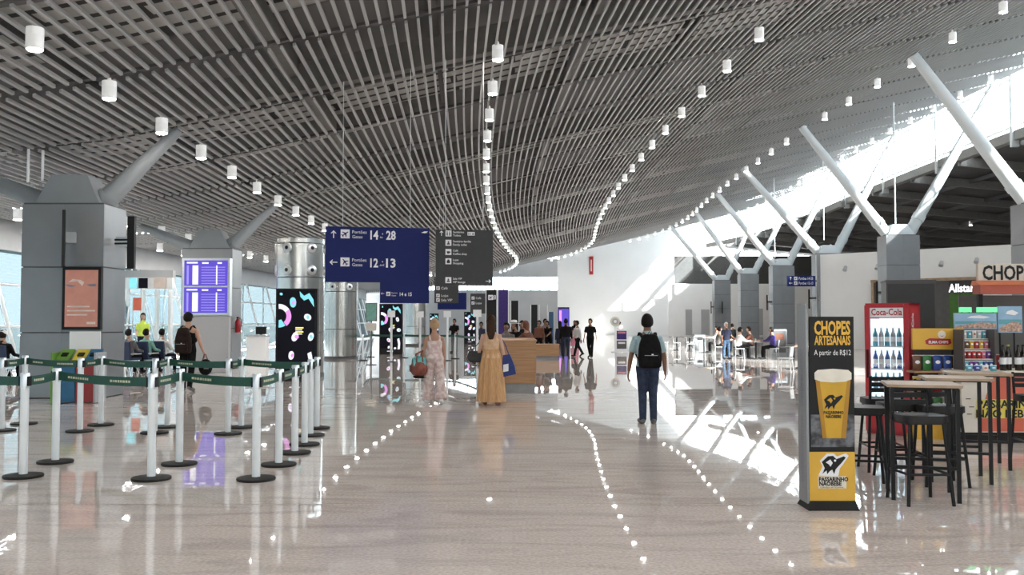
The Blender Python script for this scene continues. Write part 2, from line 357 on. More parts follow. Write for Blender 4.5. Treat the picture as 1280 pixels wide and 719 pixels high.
# ------------------------------------------------------------------ the hall: plan curve and tilted ceiling
def plan(Y):
    if Y <= 78: return 0.0012 * (Y - 45) ** 2
    d = Y - 78; return 1.307 + 0.079 * d - 0.0055 * d * d if d < 29 else -1.03 - 0.24 * (d - 29)
def ceil_z(u, Y):
    return 7.67 + 0.24 * u + (0.015 * (u + 8) ** 2 if u < -8 else 0)
Y0, Y1, UL, UR = -12.0, 111.0, -16.4, 24.0

# floor: two great fields of granite with the recessed movement joint between them
fb = MB(); fb.box((14, 52, -0.11), (64, 130, 0.14)); fl = struct('floor', fb, M['dark_steel'])
JY = gnd(640, 631).y
for a, b in ((-13, JY - 0.02), (JY + 0.02, 117)):
    MB().box((14, (a + b) / 2, -0.02), (64, b - a, 0.04)).build('slab', M['floor'], fl)
MB().box((14, JY, -0.022), (64, 0.036, 0.03)).build('joint_strip', M['rubber'], fl)
struct('ground', MB().box((0, 60, -0.45), (900, 900, 0.1)), M['apron'])

# slatted ceiling
ce = struct('ceiling', (lambda mb: mb)(MB()), M['deck'])
def surf_strip(u0, u1, dz, t, ys):
    mb = MB(); rings = []
    for Y in ys:
        X = plan(Y); us = [u0] + [q for q in (-14, -11, -8) if u0 < q < u1] + [u1]
        rings.append([(X + u, Y, ceil_z(u, Y) + dz) for u in us] + [(X + u, Y, ceil_z(u, Y) + dz + t) for u in reversed(us)])
    return mb.loft(rings)
ys_all = [Y0 + (Y1 - Y0) * k / 28 for k in range(29)]
me = surf_strip(UL - 0.3, UR + 0.6, 1.1, 0.12, ys_all).mesh('ceiling', M['deck']); ce.data = me
JS = 3.8; YJ = 20.4 - 9 * JS
def skew(Y): return 0.11 * max(0.0, min(1.0, (80 - Y) / 45))      # joints run square to the curving hall
def slat_mesh(u):
    mb = MB(); w, h = 0.024, 0.055; k = 0
    y = YJ
    while y < Y1 - 1:
        a = y + 0.13 + skew(y) * u; b = min(y + JS - 0.13 + skew(y + JS) * u, Y1); rings = []
        for Y in (a, (a + b) / 2, b):
            X = plan(Y) + u; z = ceil_z(u, Y); g = 0.24 * w
            rings.append([(X - w, Y, z - g), (X + w, Y, z + g), (X + w, Y, z + g + h), (X - w, Y, z - g + h)])
        mb.loft(rings); y += JS
    return mb
NS = 184
for i in range(NS):
    u = UL + (UR - UL) * (i + 0.5) / NS
    slat_mesh(u).build('slat', M['slat'], ce)
# carriers at each joint and the main beams per bay
def cross(Y, u0, u1, dz, hy, hz, m, name):
    mb = MB(); ps = []
    for u in (u0, -14, -11, -8, u1): ya = Y + skew(Y) * u; ps.append(Vector((plan(ya) + u, ya, ceil_z(u, ya) + dz)))
    mb.loft([[p + Vector((0, sy * hy, sz * hz)) for sy, sz in ((-1, -1), (1, -1), (1, 1), (-1, 1))] for p in ps])
    return mb.build(name, m, ce)
y = YJ
while y < Y1 - 1:
    cross(y, UL, UR, 0.09, 0.05, 0.028, M['dark_steel'], 'carrier'); y += JS
for k in range(-2, 8):
    Y = 20.2 + 12 * k
    if Y < Y1: cross(Y, UL, UR, 0.42, 0.16, 0.30, M['beam'], 'roof_beam'); cross(Y + 6, UL, UR, 0.78, 0.08, 0.2, M['beam'], 'purlin')
for u in (-12, -5.5, 1.2, 7.8, 14.5, 20.5):
    surf_strip(u - 0.14, u + 0.14, 0.45, 0.42, ys_all).build('roof_girder', M['beam'], ce)
for u in (-9.2, -2.4, 4.4, 11.2, 17.6):
    surf_strip(u - 0.05, u + 0.05, 0.7, 0.2, ys_all).build('cable_tray', M['dark_steel'], ce)

# downlights in rows along the hall
proto = None
def make_light(loc, label, group):
    t = thing('downlight', label, 'light', loc, 0, group)
    MB().lathe([(0.115, 0.0), (0.12, 0.02), (0.12, 0.20), (0.117, 0.205), (0.12, 0.21), (0.12, 0.31), (0.04, 0.32), (0.02, 0.40)], n=16).build('housing', M['lamp_body'], t)
    MB().lathe([(0.095, -0.012), (0.105, -0.004), (0.105, 0.004)], n=16).build('diffuser', M['lamp'], t)
    return t
ROWS = [(-14.6, 20.5, 'the outermost row by the left glass front'), (-12.6, 20.9, 'the row between the left columns and the glass front'),
        (-8.0, 12.9, 'the row over the grey columns on the left'), (-1.1, 19.2, 'the row curving over the blue and grey gate signs'),
        (5.7, 23.1, 'the row over the open walkway in the middle'), (14.2, 27.0, 'the row along the tips of the right-hand struts'),
        (22.2, 36.5, 'the row under the edge by the high windows')]
ORD = ['nearest', 'second nearest', 'third nearest', 'fourth nearest', 'fifth nearest', 'sixth nearest', 'seventh nearest', 'eighth nearest']
for u, ys0, where in ROWS:
    for k in range(30):
        Y = ys0 + 2.9 * k
        if Y > 108 or (u < -12 and k > 9): break
        loc = (plan(Y) + u, Y, ceil_z(u, Y) - 0.30)
        lab = ('%s white cylinder downlight of %s' % (ORD[k], where)) if k < 8 else 'small far white downlight of %s' % where
        grp = 'downlights of ' + where
        if proto is None: proto = make_light(loc, lab, grp)
        else: dup(proto, loc, 0, lab, grp)

for u in (-8.0, -1.1, 5.7, 14.2, 22.2):      # unseen downlights added in line with the rows to brighten the near floor
    q0 = [r[1] for r in ROWS if r[0] == u][0]; k = 2
    while q0 - 2.9 * k > -10:
        Y = q0 - 2.9 * k; k += 1
        dup(proto, (plan(Y) + u, Y, ceil_z(u, Y) - 0.30), 0, 'added white downlight out of view over or behind the viewpoint', 'added downlights over and behind the viewpoint')
for i, (x, Y) in enumerate(((29.5, 52), (36, 58), (29.5, 66), (36, 72), (29.5, 80), (36, 86), (29.5, 93), (22.5, 96), (25.8, 97), (33.5, 96.5), (33, 40), (27, 46))):  # only a couple show; the rest are added to brighten the white walls
    t = dup(proto, (x, Y, 10.6 - (x - 24.4) * 0.0885 - 0.42), 0, 'white downlight of the mostly added set under the dark lower roof over the food court', 'mostly added downlights under the dark lower roof')
# left glass front, leaning outward
wl = None; ysl = [-8 + 4 * k for k in range(30)]
w1 = MB()
for Y in ysl:
    X = plan(Y) - 15.3
    w1.tube([(X, Y, 0), (X - 1.05, Y, 4.0)], 0.07, 6)
for z, dx in ((0.1, 0.03), (1.45, 0.38), (2.75, 0.72), (3.95, 1.04)):
    w1.tube([(plan(Y) - 15.3 - dx, Y, z) for Y in ysl], 0.05, 6)
win1 = struct('window_1', w1, M['white_metal'])
for a, b in zip(ysl[:-1], ysl[1:]):
    xa, xb = plan(a) - 15.34, plan(b) - 15.34
    MB().loft([[(xa, a + .06, 0.05), (xb, b - .06, 0.05), (xb - 1.03, b - .06, 3.95), (xa - 1.03, a + .06, 3.95)],
               [(xa - .02, a + .06, 0.05), (xb - .02, b - .06, 0.05), (xb - 1.05, b - .06, 3.95), (xa - 1.05, a + .06, 3.95)]]).build('pane', M['glass_tint'], win1)
    # raking bar of each bay
    MB().tube([(xa - 0.02, a + 0.3, 0.1), (xb - 1.0, b - 0.6, 3.9)], 0.045, 6).build('raking_mullion', M['white_metal'], win1)
ys_w = ysl
struct('trim_1', MB().loft([[(plan(Y) - 16.9, Y, 3.85), (plan(Y) - 16.2, Y, 3.85), (plan(Y) - 16.2, Y, 5.2), (plan(Y) - 16.9, Y, 5.2)] for Y in ys_w]), M['clad'])

# right clerestory band with posts and the dark lower roof beyond
def ew(Y): return plan(Y) + 24.2
w2 = MB()
for z in (10.75, 11.0, 13.35): w2.tube([(ew(Y), Y, z) for Y in ys_w], 0.07, 6)
win2 = struct('window_2', w2, M['white_metal'])
for k, (a, b) in enumerate(zip(ys_w[:-1], ys_w[1:])):
    da = db = 0
    MB().loft([[(ew(a) + d, a + .05, 11.0 - da), (ew(b) + d, b - .05, 11.0 - db), (ew(b) + d, b - .05, 13.4 - db), (ew(a) + d, a + .05, 13.4 - da)] for d in (0, 0.02)]).build('pane', M['glass'], win2)
    if k % 2 == 1: MB().box((ew(a), a, 11.8 - da), (0.35, 0.22, 3.6)).build('window_post', M['strut_w'], win2)
    else: MB().box((ew(a), a, 12.2 - da), (0.1, 0.1, 2.6)).build('mullion', M['white_metal'], win2)
struct('trim_2', MB().loft([[(ew(Y) - .1, Y, 10.3), (ew(Y) + .3, Y, 10.3), (ew(Y) + .3, Y, 10.75), (ew(Y) - .1, Y, 10.75)] for Y in ys_w]), M['beam'])
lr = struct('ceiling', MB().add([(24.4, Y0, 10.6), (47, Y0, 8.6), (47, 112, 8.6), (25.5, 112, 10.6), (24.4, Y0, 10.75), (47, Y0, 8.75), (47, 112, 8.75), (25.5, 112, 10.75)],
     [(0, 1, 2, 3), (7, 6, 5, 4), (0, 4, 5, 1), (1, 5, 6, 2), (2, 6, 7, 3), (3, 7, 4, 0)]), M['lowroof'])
for k in range(19):
    Y = -4 + 6 * k
    MB().loft([[(24.4, Y - .1, 10.1), (24.4, Y + .1, 10.1), (24.4, Y + .1, 10.6), (24.4, Y - .1, 10.6)], [(46.9, Y - .1, 8.1), (46.9, Y + .1, 8.1), (46.9, Y + .1, 8.6), (46.9, Y - .1, 8.6)]]).build('roof_beam', M['beam'], lr)
for x in (28, 32, 36, 40):
    MB().box((x, 52, 10.6 - (x - 24.4) * 0.0885 - 0.15), (0.12, 118, 0.22)).build('purlin', M['dark_steel'], lr)
struct('wall_right', MB().box((47.2, 52, 4.3), (0.3, 130, 8.8)), M['grey_wall'])

# end walls
struct('wall_far', MB().box((15.5, 111.4, 7), (20.0, 0.3, 14)), M['far_wall'])
struct('wall_far', MB().box((32.9, 104.0, 4.5), (29, 0.3, 9.0)), M['panel_dark'])
wr = struct('wall_far', MB().box((27.2, 100.2, 2.85), (20.4, 0.4, 5.7)), M['white_wall'])
for x, z0, z1, w in ((19.2, 0.1, 2.9, 0.7), (21.0, 0.1, 2.9, 0.9), (26.4, 0.1, 3.0, 1.7)):
    MB().box((x, 99.97, (z0 + z1) / 2), (w, 0.08, z1 - z0)).build('door_leaf', M['grey_wall'], wr)
# far left end: grey wall, glazed strip, fascia
struct('wall_far', MB().box((-6.8, 111.6, 2.7), (24.6, 0.3, 5.4)), M['grey_wall'])
struct('trim_3', MB().box((-6.8, 111.6, 8.1), (24.6, 0.4, 2.2)), M['grey_wall'])
w3 = MB(); x = -18.6
while x < 5.4: w3.box((x, 111.6, 6.2), (0.12, 0.12, 1.7)); x += 1.1
win3 = struct('window_3', w3, M['white_metal'])
x = -18.6
while x < 4.4: MB().box((x + .55, 111.6, 6.2), (1.0, 0.02, 1.65)).build('pane', M['glass'], win3); x += 1.1

# unseen glazed end added behind the camera, tinted to give partial front light
struct('wall_back', MB().box((36, -12.2, 5.2), (24, 0.3, 10.4)), M['grey_wall'])
wb = MB(); x = -15.0
while x < 25: wb.box((x, -12.2, (ceil_z(x - 3.9, -12)) / 2), (0.14, 0.2, ceil_z(x - 3.9, -12))); x += 2.0
win4 = struct('added_window_4', wb, M['white_metal'])
for z in (0.1, 3.0, 6.0, 9.0): MB().box((5 + max(0, (z - 3.6) * 1.9), -12.2, z), (40 - max(0, (z - 3.6) * 3.9), 0.16, 0.12)).build('rail', M['white_metal'], win4)
x = -15.0
while x < 23:
    z0_, z1_ = ceil_z(x - 3.9, -12), ceil_z(x - 1.9, -12)
    MB().loft([[(x + .07, yy, 0.05), (x + 1.93, yy, 0.05), (x + 1.93, yy, z1_), (x + .07, yy, z0_)] for yy in (-12.2, -12.18)]).build('pane', M['glass_end'], win4); x += 2.0
struct('wall_left', MB().box((-15.6, -10.0, 2.5), (0.3, 4.2, 5.0)), M['grey_wall'])
# angled white shop wall behind the kiosk, right of the row of columns
pa, pb = Vector((18.6, 56.0)), Vector((30.5, 44.5))
def slab_wall(name, p, q, h, t, m, z0=0.0):
    d = (q - p).normalized(); n = Vector((-d.y, d.x)) * t / 2
    mb = MB(); mb.loft([[(p.x - n.x, p.y - n.y, z), (q.x - n.x, q.y - n.y, z), (q.x + n.x, q.y + n.y, z), (p.x + n.x, p.y + n.y, z)] for z in (z0, h)])
    return struct(name, mb, m)
wsh = slab_wall('wall_right', pa, pb, 5.65, 0.4, M['white_wall'])

# columns: clad box, knuckle and raking struts
def column(cx, cy, w, d, h, label, tips, sm, rows, zt=0.62, group=None, r0=0.23, r1=0.10):
    t = thing('column', label, 'column', (cx, cy, 0), 0, group)
    MB().box((0, 0, h / 2), (w - 0.05, d - 0.05, h - 0.02)).build('core', M['dark_steel'], t)
    z = 0.02
    for k, zz in enumerate(rows):
        hh = zz - z - 0.025
        for sy in (-1, 1):
            for sx_ in (-1, 1): MB().box((sx_ * (w / 4), sy * (d / 2 - 0.015), z + hh / 2), (w / 2 - 0.004, 0.03, hh)).build('cladding_panel', M['clad'], t)
        for sx_ in (-1, 1): MB().box((sx_ * (w / 2 - 0.015), 0, z + hh / 2), (0.03, d - 0.064, hh)).build('cladding_panel', M['clad'], t)
        z = zz
    k = MB(); a, b = w * 0.40, d * 0.36
    k.loft([[(-a, -b, h - 0.02), (a, -b, h - 0.02), (a, b, h - 0.02), (-a, b, h - 0.02)], [(-a * .55, -b * .8, h + zt), (a * .55, -b * .8, h + zt), (a * .55, b * .8, h + zt), (-a * .55, b * .8, h + zt)]])
    k.build('knuckle', sm, t)
    for (x, y, z) in tips:
        sgn = 1 if x > cx else -1
        p0 = Vector((sgn * w * 0.30, 0, h - 0.02)); p1 = Vector((x - cx, y - cy, z)); dd = p1 - p0
        s = MB().tube([p0, p0 + dd * 0.12, p1], [r0 * 1.0, r0, r1], 14).build('strut', sm, t)
        MB().tube([p0 + dd * 0.10, p0 + dd * 0.135], [r0 * 1.12, r0 * 1.12], 14).build('strut_collar', sm, s)
    return t
def tipat(u, Y, dz=-0.02): return (plan(Y) + u, Y, ceil_z(u, Y) + dz)
colL = []
for k, (px, Yf, lab) in enumerate(((77, 19.2, 'nearest big grey clad column on the left, with the coral poster'), (258, 31.1, 'second grey clad column on the left, behind the violet flight board'))):
    s = F / Yf; X = (px - CX) / s; cy = Yf + 0.55
    colL.append(column(X, cy, 1.72, 1.1, 4.1, lab, [tipat(X + 2.2 - plan(cy), cy), tipat(X - 2.5 - plan(cy), cy)], M['strut'], (1.38, 2.75, 4.08)))
XR = [18.6, 18.6, 19.3, 20.0, 20.6, 21.0, 20.9]
RL = ['grey column at the right edge of the picture', 'grey column rising behind the red drinks fridge', 'grey column mostly hidden behind the angled white wall', 'grey column behind the small blue hanging sign',
      'fifth grey column from the right, behind the people seated in the food court', 'sixth grey column from the right, behind the standing white-haired man', 'farthest slim grey column of the right-hand row']
for k in range(7):
    Y = 32.2 + 12 * k; X = XR[k]
    if Y > 100: break
    column(X, Y, 1.6, 1.1, 5.75, RL[k], [tipat(14.0 + (0.6 if k > 2 else 0), Y), tipat(23.5, Y)], M['strut_w'], (1.5, 2.9, 4.3, 5.73), 0.5, r0=0.27, r1=0.17)

# thin hanging rods
def rod(px, y0, y1, Y, label):
    a, b = at(px, y0, Y), at(px, y1, Y)
    ztop = ceil_z(a.x - plan(Y), Y)
    o = MB().cyl((0, 0, 0), (0, 0, ztop - b.z), 0.028, n=6).build('hanger_rod', M['white_metal'], None, (a.x, Y, b.z)); tag(o, label, 'rod')
rod(36, 170, 228, 19.0, 'left thin white hanger rod above the nearest grey column'); rod(54, 175, 226, 19.3, 'right thin white hanger rod above the nearest grey column')
rod(1117, 132, 280, 43.4, 'white hanger rod just right of the second right-hand strut'); rod(1029, 225, 300, 55.2, 'thin white hanger rod before the third strut pair'); rod(968, 270, 330, 67.2, 'far thin white hanger rod before the fourth strut pair')
# ------------------------------------------------------------------ hanging gate signs
def to_ceiling(t, xs, z0, m='white_metal'):
    for x in xs:
        w = t.matrix_basis @ Vector((x, 0, 0)); zt = ceil_z(w.x - plan(w.y), w.y) - t.location.z
        MB().cyl((x, 0.06, z0), (x, 0.06, zt), 0.006, n=6).build('hanger', M[m], t)
def icon(t, x, z, s, kind='plane', rot=0.6, fg='blue'):
    ic = flat('pictogram', rect(x, z, x + s, z + s), M['white'], t, -0.0, 0.004)
    cx, cz = x + s / 2, z + s / 2
    if kind == 'plane': pl = [place_poly(PLANE, cx, cz, s * 0.85, rot)]
    elif kind == 'people': pl = [rect(cx - s * .3, cz - s * .35, cx - s * .12, cz + s * .15), circ(cx - s * .21, cz + s * .27, s * .09, 10), rect(cx + s * .12, cz - s * .35, cx + s * .3, cz + s * .15), circ(cx + s * .21, cz + s * .27, s * .09, 10)]
    elif kind == 'cup': pl = [[(cx - s * .28, cz + s * .12), (cx - s * .2, cz - s * .28), (cx + s * .15, cz - s * .28), (cx + s * .22, cz + s * .12)], rect(cx + s * .2, cz - s * .15, cx + s * .34, cz + s * .06)]
    elif kind == 'bag': pl = [rect(cx - s * .26, cz - s * .32, cx + s * .26, cz + s * .14), rect(cx - s * .14, cz + s * .14, cx + s * .14, cz + s * .30)]
    else: pl = [circ(cx, cz + s * .12, s * .14, 12), [(cx - s * .3, cz - s * .3), (cx + s * .3, cz - s * .3), (cx + s * .16, cz - s * .04), (cx - s * .16, cz - s * .04)]]
    for p in pl: flat('symbol', p, M[fg], ic, -0.004, 0.003)
    return ic
K = 59.9
def bx_(px): return (px - 407) / 58.6
def bz_(py): return -(py - 283) / K
p = at(407, 283, 19.0)
t = thing('gate_sign', 'big blue hanging gate sign, gates 14 to 28 and 12 to 13', 'sign', p, math.radians(11))
MB().prism([(bx_(407), bz_(283)), (bx_(533), bz_(283)), (bx_(533), bz_(378)), (bx_(473), bz_(378)), (bx_(473), bz_(352)), (bx_(407), bz_(352))], 0, 0.12).build('panel', M['blue'], t)
to_ceiling(t, (0.35, 1.75), -0.05)
for row, (ya, rot, arr) in enumerate(((287, 0.62, PI / 2), (322, 0.62 + PI * 0.5, PI))):
    flat('arrow', place_poly(ARROW, bx_(416.6), bz_(ya + 5.5), 0.16, arr), M['white'], t)
    icon(t, bx_(425), bz_(ya + 10.5), 0.185, 'plane', rot)
    text('Portões', M['white'], t, bx_(439), bz_(ya + 4.3), -0.001, w=0.295); text('Gates', M['white'], t, bx_(439), bz_(ya + 10.2), -0.001, w=0.21)
    a, b = (('14', '28'), ('12', '13'))[row]
    text(a, M['white'], t, bx_(460.8), bz_(ya + 11), -0.001, h=0.178, w=0.165, bold=0.03); text(b, M['white'], t, bx_(480), bz_(ya + 11), -0.001, h=0.178, w=0.2, bold=0.03)
    c, d = (('a', 'to'), ('e', 'and'))[row]
    text(c, M['white'], t, bx_(475), bz_(ya + 5), -0.001, h=0.045); text(d, M['white'], t, bx_(472.5), bz_(ya + 9.5), -0.001, h=0.045)
flat('arrow', place_poly(ARROW, bx_(476), bz_(366), 0.07, PI), M['white'], t); icon(t, bx_(480.5), bz_(369), 0.085)
text('Portões', M['white'], t, bx_(487), bz_(366), -0.001, w=0.12); text('Gates', M['white'], t, bx_(487), bz_(369.3), -0.001, w=0.09)
text('14 e 15', M['white'], t, bx_(497), bz_(369), -0.001, h=0.075, w=0.25, bold=0.012)
flat('logo', [(bx_(523), bz_(288.8)), (bx_(527), bz_(287)), (bx_(531.5), bz_(287)), (bx_(529), bz_(288)), (bx_(531), bz_(288.5)), (bx_(527.5), bz_(289.3))], M['white'], t)

def gx_(px): return (px - 545) / 58.9
def gz_(py): return -(py - 287) / K
p = at(545, 287, 19.2)
t = thing('facilities_sign', 'dark grey hanging sign listing toilets, coffee shop and shopping', 'sign', p, math.radians(8))
MB().box((0.6, 0.06, -0.585), (1.2, 0.12, 1.17)).build('panel', M['grey_sign'], t)
to_ceiling(t, (0.2, 1.0), -0.05)
flat('arrow', place_poly(ARROW, gx_(551.7), gz_(291.5), 0.11, PI / 2), M['white'], t); flat('arrow', place_poly(ARROW, gx_(610), gz_(351.5), 0.11, 0), M['white'], t)
for yc, kd, a, b in ((291.7, 'people', 'Sanitários', 'Toilets'), (303.4, 'family', 'Sanitário família', 'Family toilet'), (315, 'cup', 'Café', 'Coffee shop'), (326.7, 'bag', 'Lojas', 'Shopping'), (350.4, 'family', 'Sala VIP', 'VIP lounge')):
    icon(t, gx_(556.7), gz_(yc + 3.8), 0.125, kd, fg='grey_sign')
    text(a, M['white'], t, gx_(566), gz_(yc - 0.6), -0.001, h=0.042, bold=0.01); text(b, M['white'], t, gx_(566), gz_(yc + 3.6), -0.001, h=0.042, bold=0.01)
icon(t, gx_(584), gz_(294), 0.075, 'people', fg='grey_sign'); icon(t, gx_(588.5), gz_(294), 0.075, 'family', fg='grey_sign')

def small_sign(name, label, px0, py0, px1, py1, Y, m, rows=(), arrow=None):
    s = F / Y; p = at(px0, py0, Y); w, h = (px1 - px0) / s, (py1 - py0) / s
    t = thing(name, label, 'sign', p); MB().box((w / 2, 0.06, -h / 2), (w, 0.1, h)).build('panel', M[m], t, loc=(0, 0, 0))
    to_ceiling(t, (w * 0.2, w * 0.8), -0.05)
    for fy, txt in rows:
        icon(t, w * 0.08, -h * fy, 0.14, 'plane', 0.6, m if m in ('blue', 'grey_sign') else 'blue'); text(txt, M['white'], t, w * 0.08 + 0.2, -h * fy + 0.02, 0.008, h=0.10)
    if arrow is not None: flat('arrow', place_poly(ARROW, w * 0.85, -h * 0.5, 0.14, arrow), M['white'], t, 0.01)
    return t
small_sign('facilities_sign', 'small grey hanging sign under the left corner of the facilities sign', 543, 346, 573, 379, 37.0, 'grey_sign', ((0.50, 'Café'), (0.78, 'Lojas'), (0.95, 'Sala VIP')))
small_sign('gate_sign', 'small blue hanging sign behind the grey one, above the poster screens', 547, 366, 583, 387, 38.5, 'blue')
small_sign('facilities_sign', 'far grey hanging sign left of the tall black totem', 588, 367, 607, 392, 44.0, 'grey_sign', ((0.3, 'Café'), (0.55, 'Lojas')))

# blue sign on a bracket at the end of the angled white wall
p = at(984, 345, 54.6); s = F / 54.6
t = thing('gate_sign', 'small blue two-line gate sign on a bracket beside the white wall edge', 'sign', p)
MB().box((0.84, 0.05, -0.31), (1.66, 0.1, 0.62)).build('panel', M['blue'], t)
MB().box((1.72, 0.75, -0.3), (0.10, 1.4, 0.10)).build('bracket', M['dark_steel'], t)
for z, rt in ((-0.25, PI / 2), (-0.53, PI)):
    flat('arrow', place_poly(ARROW, 0.2, z + 0.1, 0.2, rt), M['white'], t); icon(t, 0.4, z, 0.2); text('Portões 14-28' if z > -0.4 else 'Portões 12-13', M['white'], t, 0.68, z + 0.02, -0.001, w=0.85, h=0.16, bold=0.01)

# ------------------------------------------------------------------ round stainless pillars and picture screens
def pillar(px, ybase, label):
    b = gnd(px, ybase); r = 0.69; H = ceil_z(b.x - plan(b.y), b.y)
    t = thing('round_pillar', label, 'pillar', (b.x, b.y, 0))
    MB().lathe([(r + 0.015, 0.0), (r + 0.015, 0.10), (r - 0.02, 0.11), (r - 0.02, 0.12)], n=40).build('base_ring', M['dark_steel'], t)
    for z0, z1 in ((0.12, 1.26), (1.29, 2.86), (2.89, 3.84)):
        MB().lathe([(r, z0), (r, z1)], n=48).build('shell', M['steel'], t)
    MB().lathe([(r - 0.03, 1.2), (r - 0.03, 3.95)], n=32).build('core', M['dark_steel'], t)
    MB().lathe([(r, 3.87), (r, 4.0), (r - 0.25, 4.02)], n=48).build('top_ring', M['steel'], t)
    for z in (3.72, 3.08):
        for k in range(6):
            a = math.radians(-110 + 60 * k)
            d = Vector((math.cos(a), math.sin(a), 0)); c = d * (r - 0.02) + Vector((0, 0, z - 0.0))
            nz = MB().tube([c, c + d * 0.045, c + d * 0.06], [0.145, 0.145, 0.12], 16).build('air_nozzle', M['alu'], t)
            MB().tube([c + d * 0.055, c + d * 0.066], [0.06, 0.055], 12).build('nozzle_throat', M['black'], nz)
    return t
pillar(374.5, 470.5, 'nearest round stainless pillar, behind the tall picture screen')
pillar(426, 448.5, 'second round stainless pillar, under the blue gate sign')
pillar(520, 432, 'third and farthest round stainless pillar, behind the queue posts')

def blob(m, t, x, z, r, rz, n=9, a0=0.0, squash=1.0):
    pts = []
    for k in range(n):
        a = 2 * PI * k / n; q = 1 + 0.16 * math.sin(2 * a + a0)
        pts.append((x + r * q * math.cos(a + rz) , z + r * q * squash * math.sin(a + rz)))
    return flat('picture_shape', pts, M[m], t, -0.0, 0.004)
def picture_screen(px0, px1, ytop, ybase, label, seed):
    b = gnd((px0 + px1) / 2, ybase); s = F / b.y; w = (px1 - px0) / s; h = (ybase - ytop) / s
    t = thing('picture_screen', label, 'screen', (b.x, b.y, 0))
    MB().box((0, 0.1, h / 2), (w, 0.2, h)).build('cabinet', M['black'], t)
    MB().box((0, -0.004, h * 0.55), (w * 0.90, 0.008, h * 0.86)).build('display', M['screen_black'], t)
    g = bpy.data.objects.new('picture', MB().box((0, -0.010, h * 0.55), (w * 0.89, 0.004, h * 0.85)).mesh('picture', M['screen_black'])); C.objects.link(g); g.parent = t
    def bl(m, fx, fz, r, n=24, ph=0.0, sq=1.0):
        o = blob(m, g, (fx - 0.5) * w * 0.9, h * (1 - fz), r, 0.3, n, ph, sq); o.location.y = -0.012; return o
    R = random.Random(seed)
    # big ring at the left
    for m, r0, r1, a0, a1 in (('s_pink', 0.20, 0.33, -0.9, 0.6), ('screen_white', 0.20, 0.33, 0.6, 1.6), ('s_cyan', 0.10, 0.30, -1.6, -0.95)):
        pts = [(-0.42 * w + r1 * math.cos(a0 + (a1 - a0) * k / 8), h * 0.70 + r1 * math.sin(a0 + (a1 - a0) * k / 8)) for k in range(9)] + [(-0.42 * w + r0 * math.cos(a1 - (a1 - a0) * k / 8), h * 0.70 + r0 * math.sin(a1 - (a1 - a0) * k / 8)) for k in range(9)]
        flat('picture_shape', pts, M[m], g, -0.012, 0.004)
    for fx, fz, r, mm in ((0.42, 0.15, 0.10, 's_cyan'), (0.42, 0.15, 0.055, 's_pink'), (0.80, 0.31, 0.085, 'screen_white'), (0.80, 0.31, 0.04, 's_cyan'), (0.48, 0.52, 0.095, 'screen_white'), (0.50, 0.52, 0.05, 's_pink'),
                          (0.88, 0.52, 0.085, 'screen_white'), (0.90, 0.52, 0.045, 's_cyan'), (0.38, 0.72, 0.085, 'screen_white'), (0.38, 0.72, 0.04, 's_pink'), (0.42, 0.86, 0.055, 'screen_white'), (0.70, 0.88, 0.05, 'screen_white'), (0.10, 0.06, 0.035, 's_cyan')):
        o = bl(mm, fx + R.uniform(-.02, .02), fz, r, 14, R.uniform(0, 6), 1.2)
        if mm in ('s_pink', 's_cyan'): o.location.y = -0.016
    flat('picture_shape', [((x - .5) * w * .9, h * (1 - z)) for x, z in ((0.58, 0.03), (0.70, 0.08), (0.84, 0.05), (0.95, 0.12), (0.97, 0.20), (0.90, 0.16), (0.82, 0.11), (0.70, 0.13), (0.60, 0.09))], M['s_cyan'], g, -0.012)
    flat('picture_shape', [((x - .5) * w * .9, h * (1 - z)) for x, z in ((0.80, 0.70), (0.90, 0.68), (0.95, 0.78), (0.93, 0.90), (0.82, 0.90), (0.85, 0.80))], M['screen_white'], g, -0.012)
    for i in range(4):
        flat('picture_shape', rect((-0.02 + .0 * i) * w, h * (0.57 - 0.022 * i), (0.17 - .03 * (i % 2)) * w, h * (0.582 - 0.022 * i)), M['s_yellow' if i % 2 == 0 else 'screen_white'], g, -0.012)
    flat('picture_shape', rect(-0.16 * w, h * 0.055, 0.10 * w, h * 0.068), M['screen_white'], g, -0.012)
    return t
picture_screen(344, 396, 361, 477, 'tall black picture screen in front of the nearest round pillar', 1)
picture_screen(474, 503, 380, 443, 'tall black picture screen under the right end of the blue sign', 2)
picture_screen(537, 548, 392, 430, 'far narrow picture screen left of the blonde woman', 3)
picture_screen(580, 595, 390, 430, 'far picture screen left of the woman in the tan dress', 4)

# ------------------------------------------------------------------ left columns: poster, monitors, flight board, bins
Yc = 19.15; s = F / Yc
p = at(104, 412, 19.17)
t = thing('wall_poster', 'coral lit poster in a black frame on the nearest grey column', 'poster', p)
MB().box((0, -0.05, 0.645), (0.80, 0.1, 1.30)).build('frame', M['black'], t)
MB().box((0, -0.105, 0.645), (0.68, 0.01, 1.18)).build('print', M['poster'], t)
flat('plane_picture', [(-0.28, 0.98), (-0.08, 1.0), (0.02, 0.90), (0.06, 0.98), (-0.02, 1.03), (-0.18, 1.05)], M['poster_pale'], t, -0.111)
flat('wing_picture', [(0.10, 0.93), (0.30, 0.95), (0.30, 0.90), (0.2, 0.89)], M['poster_grey'], t, -0.111); flat('wing_picture', [(-0.32, 0.94), (-0.1, 0.90), (-0.2, 0.88), (-0.32, 0.90)], M['poster_grey'], t, -0.111)
for i, wd in enumerate((0.46, 0.58, 0.42)):
    flat('print_line', rect(-0.29, 0.46 - i * 0.085, -0.29 + wd, 0.49 - i * 0.085), M['poster_pale'], t, -0.111)
flat('print_line', rect(0.12, 0.11, 0.30, 0.16), M['poster_pale'], t, -0.111)

